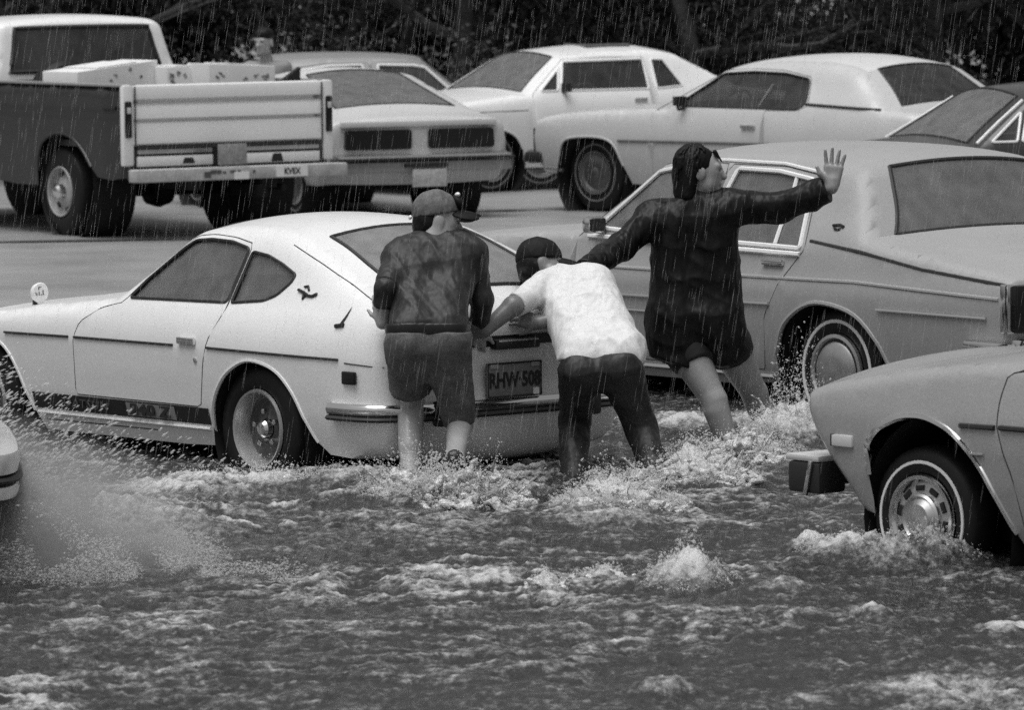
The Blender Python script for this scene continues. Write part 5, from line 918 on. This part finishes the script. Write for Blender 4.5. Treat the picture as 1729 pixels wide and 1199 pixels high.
p4.part('body', body, skin_face, h=.009); p4.part('shirt', [C(o_(-.06, 0, zs - .06), o_(-.05, 0, .88), .12, .12, .06), C(o_(.10, 0, zs - .06), o_(.09, 0, .88), .12, .12, .06), C(SL, SR, .062, .062, .04), C(SL, o_(.25, 0, zs - .28), .065, .06, .03, 1), C(SR, o_(-.24, -.05, zs - .26), .065, .06, .03, 1), C(nk + [0, 0, -.05], o_(.02, 0, zs - .05), .06, .08, .03)], mat('light_shirt', .20, .6, var=.1, vscale=12), wr=.014, seed=4)
p4.part('trousers', [C(o_(-.07, 0, .86), o_(.11, 0, .86), .12, .12, .05), C(o_(-.08, 0, .84), o_(-.09, .01, .08), .11, .075, .05, 1), C(o_(.12, 0, .84), o_(.13, .01, .08), .11, .075, .05, 1)], mat('dark_trousers', .03, .7), wr=.01); p4.part('hair', [E_(L4(0, -.005, .078), (.088, .102, .072), B, .02), E_(L4(0, -.05, .0), (.082, .07, .08), B, .02)], hair_m, h=.008, wr=.006, wf=60)
for sx in (-.09, .13): p4.part('shoe', [C(o_(sx, .02, .05), o_(sx, -.12, .04), .05, .042, .02)], black)
eyes(p4, L4, B, eye_m)
# ------------------------------------------------------------------ spray, splashes and rain
OCT_V = np.array([(1, 0, 0), (-1, 0, 0), (0, 1, 0), (0, -1, 0), (0, 0, 1), (0, 0, -1)], float); OCT_F = np.array([(0, 2, 4), (2, 1, 4), (1, 3, 4), (3, 0, 4), (2, 0, 5), (1, 2, 5), (3, 1, 5), (0, 3, 5)])
def drops(name, label, cat, C_, sz, vel=None, m=None, group=None):
    """C_ (n,3) centres, sz (n,) radii, vel (n,3) stretch direction times ratio"""
    n = len(C_); V = OCT_V[None] * sz[:, None, None]
    V = V * (1 + .35 * (RNG.random((n, 6, 1)) - .5))
    if vel is not None:
        ln = np.linalg.norm(vel, axis=1, keepdims=True); d = vel / (ln + 1e-9); pr_ = (V * d[:, None]).sum(-1, keepdims=True); V = V + d[:, None] * pr_ * ln[:, None]
    V = (V + C_[:, None]).reshape(-1, 3); F_ = (OCT_F[None] + 6 * np.arange(n)[:, None, None]).reshape(-1, 3)
    o = link(name, mesh_np(name, V, F_), m, None, smooth=True); return tag(o, label, cat, group, 'stuff' if label else None)
def soft(name, v, a):
    m = bpy.data.materials.new(name); m.use_nodes = True; n = m.node_tree; L = n.links; n.nodes.clear(); o = n.nodes.new('ShaderNodeOutputMaterial'); d = n.nodes.new('ShaderNodeBsdfDiffuse'); d.inputs[0].default_value = (v, v, v, 1); tr = n.nodes.new('ShaderNodeBsdfTranslucent'); tr.inputs[0].default_value = (v, v, v, 1)
    m1 = n.nodes.new('ShaderNodeMixShader'); m1.inputs[0].default_value = .5; L.new(d.outputs[0], m1.inputs[1]); L.new(tr.outputs[0], m1.inputs[2]); t = n.nodes.new('ShaderNodeBsdfTransparent'); m2 = n.nodes.new('ShaderNodeMixShader'); m2.inputs[0].default_value = a; L.new(t.outputs[0], m2.inputs[1]); L.new(m1.outputs[0], m2.inputs[2]); L.new(m2.outputs[0], o.inputs[0]); return m
drop_m = soft('white_water', .78, .6); mist_m = soft('spray_mist', .75, .5); rain_m = soft('rain_drop', .8, .10)
def wz(x, y): return WATER + water_field(np.asarray(x), np.asarray(y))[0]
# big spray thrown by the car at the left edge
n = 60000; u = RNG.beta(1.1, 1.9, n); x = -2.55 + 1.75 * u; y = 22.2 + 1.5 * RNG.random(n); prof = np.clip(1.05 - u * 1.25, .04, 1) ** 1.0
z = .10 + .60 * prof * RNG.beta(1.0, 1.9, n) + .02 * RNG.random(n); clump = fbm(x * 6 + 3, z * 9 + y * 2, 90, 3); k = clump > (.36 + .2 * RNG.random(n)); Cc = np.stack([x, y, z], 1)[k]; n = len(Cc)
vel = np.stack([1.2 + RNG.random(n), RNG.normal(0, .2, n), .35 * RNG.normal(.3, .6, n)], 1) * (.3 + 1.2 * RNG.random(n))[:, None]
drops('fine_spray', 'fine white spray drops thrown over the water at the left edge', 'spray', Cc, .0016 + .0022 * RNG.random(n) ** 2, vel, mist_m)
n = 3200; u = RNG.beta(1, 2.2, n); x = -2.4 + 1.25 * u; z = .30 + .75 * RNG.beta(1.2, 2.0, n) * (1.15 - .85 * u); Cc = np.stack([x, 22.8 + RNG.random(n), z], 1); ang = .25 + .5 * RNG.random(n)
drops('flying_droplets', 'streaky water drops flying past the sports car sill at the left', 'water drops', Cc, .0016 + .0036 * RNG.random(n) ** 2.5, np.stack([np.cos(ang), 0 * ang, np.sin(ang)], 1) * (1.5 + 3.5 * RNG.random(n))[:, None], drop_m)
V, Q = sdf_mesh([E_((0, 0, 0), (1.0, 1.0, 1.0), None, .1)], .08)
vm = bpy.data.materials.new('spray_mist_air'); vm.use_nodes = True; n_ = vm.node_tree; n_.nodes.clear(); o_ = n_.nodes.new('ShaderNodeOutputMaterial'); pv = n_.nodes.new('ShaderNodeVolumePrincipled'); pv.inputs['Color'].default_value = (.9, .9, .9, 1)
tc_ = n_.nodes.new('ShaderNodeTexCoord'); nz_ = n_.nodes.new('ShaderNodeTexNoise'); nz_.inputs['Scale'].default_value = 5; nz_.inputs['Detail'].default_value = 4; n_.links.new(tc_.outputs['Object'], nz_.inputs['Vector']); mr2 = n_.nodes.new('ShaderNodeMapRange'); mr2.inputs['From Min'].default_value = .38; mr2.inputs['From Max'].default_value = .7; mr2.inputs['To Min'].default_value = .25; mr2.inputs['To Max'].default_value = 1.6; n_.links.new(nz_.outputs['Fac'], mr2.inputs['Value']); gr_ = n_.nodes.new('ShaderNodeTexGradient'); gr_.gradient_type = 'SPHERICAL'; n_.links.new(tc_.outputs['Object'], gr_.inputs[0]); ml_ = n_.nodes.new('ShaderNodeMath'); ml_.operation = 'MULTIPLY'; n_.links.new(mr2.outputs[0], ml_.inputs[0]); n_.links.new(gr_.outputs['Fac'], ml_.inputs[1]); m5 = n_.nodes.new('ShaderNodeMath'); m5.operation = 'MULTIPLY'; m5.inputs[1].default_value = 11.0; n_.links.new(ml_.outputs[0], m5.inputs[0]); n_.links.new(m5.outputs[0], pv.inputs['Density']); n_.links.new(pv.outputs[0], o_.inputs['Volume'])
ms_ = link('spray_mist', mesh_np('spray_mist', V, Q), vm, None); ms_.location = (-2.32, 22.8, .10); ms_.scale = (1.25, .7, .72); ms_.rotation_euler = (0, .12, 0)
tag(ms_, 'soft mist of spray hanging at the left edge beside the sports car', 'mist', None, 'stuff')
# splashes round wheels and legs: pixel of the foot of the splash, half width (m), height (m), drops
SP = [('white splash kicked up by the cap-wearing man\'s left leg', 690, 850, .19, .30, 3600), ('white splash round the raised sandal of the man in the grey cap', 800, 858, .23, .36, 5200), ('churned white water beside the jeans of the t-shirt man', 1045, 868, .26, .27, 5200), ('foaming splash between the jeans and the bare legs', 1165, 816, .28, .27, 5200), ('splash round the bare shins of the waving person', 1255, 780, .25, .26, 4200),
      ('tall splash plume in front of the grey compact car nose', 1345, 752, .22, .42, 4600), ('splash at the sports car rear wheel', 430, 826, .34, .14, 2600), ('splash under the sports car rear valance', 600, 826, .35, .10, 1500), ('breaking foamy crest in the foreground water', 1165, 1000, .17, .13, 2200), ('small foamy spout left of the breaking crest', 925, 1004, .07, .12, 500), ('foamy crest ahead of the compact car front wheel', 1420, 946, .16, .11, 1500), ('splash round the compact car front wheel', 1575, 955, .20, .13, 2000), ('thin arc of foamy drops in mid stream', 1015, 985, .13, .09, 500)]
foam_m = mat('white_foam', .55, .45, spec=.4, var=.45, vscale=28, bump=.8, bscale=45, bdist=.03, grain=.2)
for si, (lb, px, py, r, hgt, n) in enumerate(SP):
    g = ground(px, py, WATER); rs = random.Random(500 + si); root = empty('splash', (g[0], g[1], WATER), 0); tag(root, lb, 'splash', 'splashes in the flood', 'stuff'); pr_ = []
    for k in range(int(60 + 900 * r * r + 200 * r)):
        a = rs.uniform(0, 2 * PI); q = r * 1.2 * math.sqrt(rs.random()); tp = hgt * .62 * math.exp(-(q / r) ** 2 * 1.2) * rs.random() ** .8; x = g[0] + q * math.cos(a); y = g[1] + q * math.sin(a); z = WATER - .01 + tp; rad = rs.uniform(.007, .026)
        pr_.append(C((x, y, z), (x + rs.uniform(-.05, .05), y + rs.uniform(-.03, .03), z + rs.uniform(-.03, .03)), rad, rad * .6, .02))
    for k in range(int(8 + 60 * r)):
        a = rs.uniform(0, 2 * PI); q = r * .9 * math.sqrt(rs.random()); x = g[0] + q * math.cos(a); y = g[1] + q * math.sin(a); z = WATER + hgt * .45 * math.exp(-(q / r) ** 2); ln = hgt * rs.uniform(.1, .45); dx = (.9 * math.cos(a) + rs.uniform(-.8, .8)) * ln
        pr_.append(C((x, y, z - .02), (x + dx * .6, y, z + ln * .6), .009, .006, .012)); pr_.append(C((x + dx * .6, y, z + ln * .6), (x + dx * 1.1, y, z + ln * .8), .006, .0025, .006))
    V, Q = sdf_mesh(pr_, .008 if r > .15 else .006, .008, 60, si); o = link('white_water', mesh_np('white_water', V - np.array([g[0], g[1], WATER]), Q), foam_m, root, True)
    n = int(n * .9)
    g = ground(px, py, WATER); a = RNG.random(n) * 2 * PI; q = np.sqrt(RNG.random(n)) * r * 1.25; x = g[0] + q * np.cos(a); y = g[1] + q * np.sin(a); lump = np.clip(fbm(x * 13, y * 13, int(px), 3, .6) - .25, 0, 1) * 1.7
    top = hgt * np.exp(-(q / r) ** 2 * 1.1) * lump; z = wz(x, y) - .01 + top * RNG.beta(1.2, 1.5, n) * 1.3; far = RNG.random(n) < .08; z = z + far * RNG.random(n) * hgt * .5
    vel = RNG.normal(size=(n, 3)) * np.array([1.0, .6, .6]) * (.8 * RNG.random(n))[:, None]; drops('droplets', None, None, np.stack([x, y, z], 1), np.where(far, .0014, .0016 + .0045 * RNG.random(n) ** 4), vel, drop_m).parent = root; dr_ = bpy.context.scene.collection.objects[-1]; dr_.location = (-g[0], -g[1], -WATER)
# rain
n = 10000; y = 20 + 14 * RNG.random(n); x = (RNG.random(n) - .5) * (.20 * y + 1.4); z = .1 + RNG.random(n) * 3.4; ln = .02 + .07 * RNG.random(n) ** 1.5; d = np.array([-.16, 0, -1.0]); d /= np.linalg.norm(d)
drops('rain', 'slanting streaks of heavy rain in the air over the whole street', 'rain', np.stack([x, y, z], 1), np.full(n, .0012), np.tile(d, (n, 1)) * (ln / .0012)[:, None], rain_m)
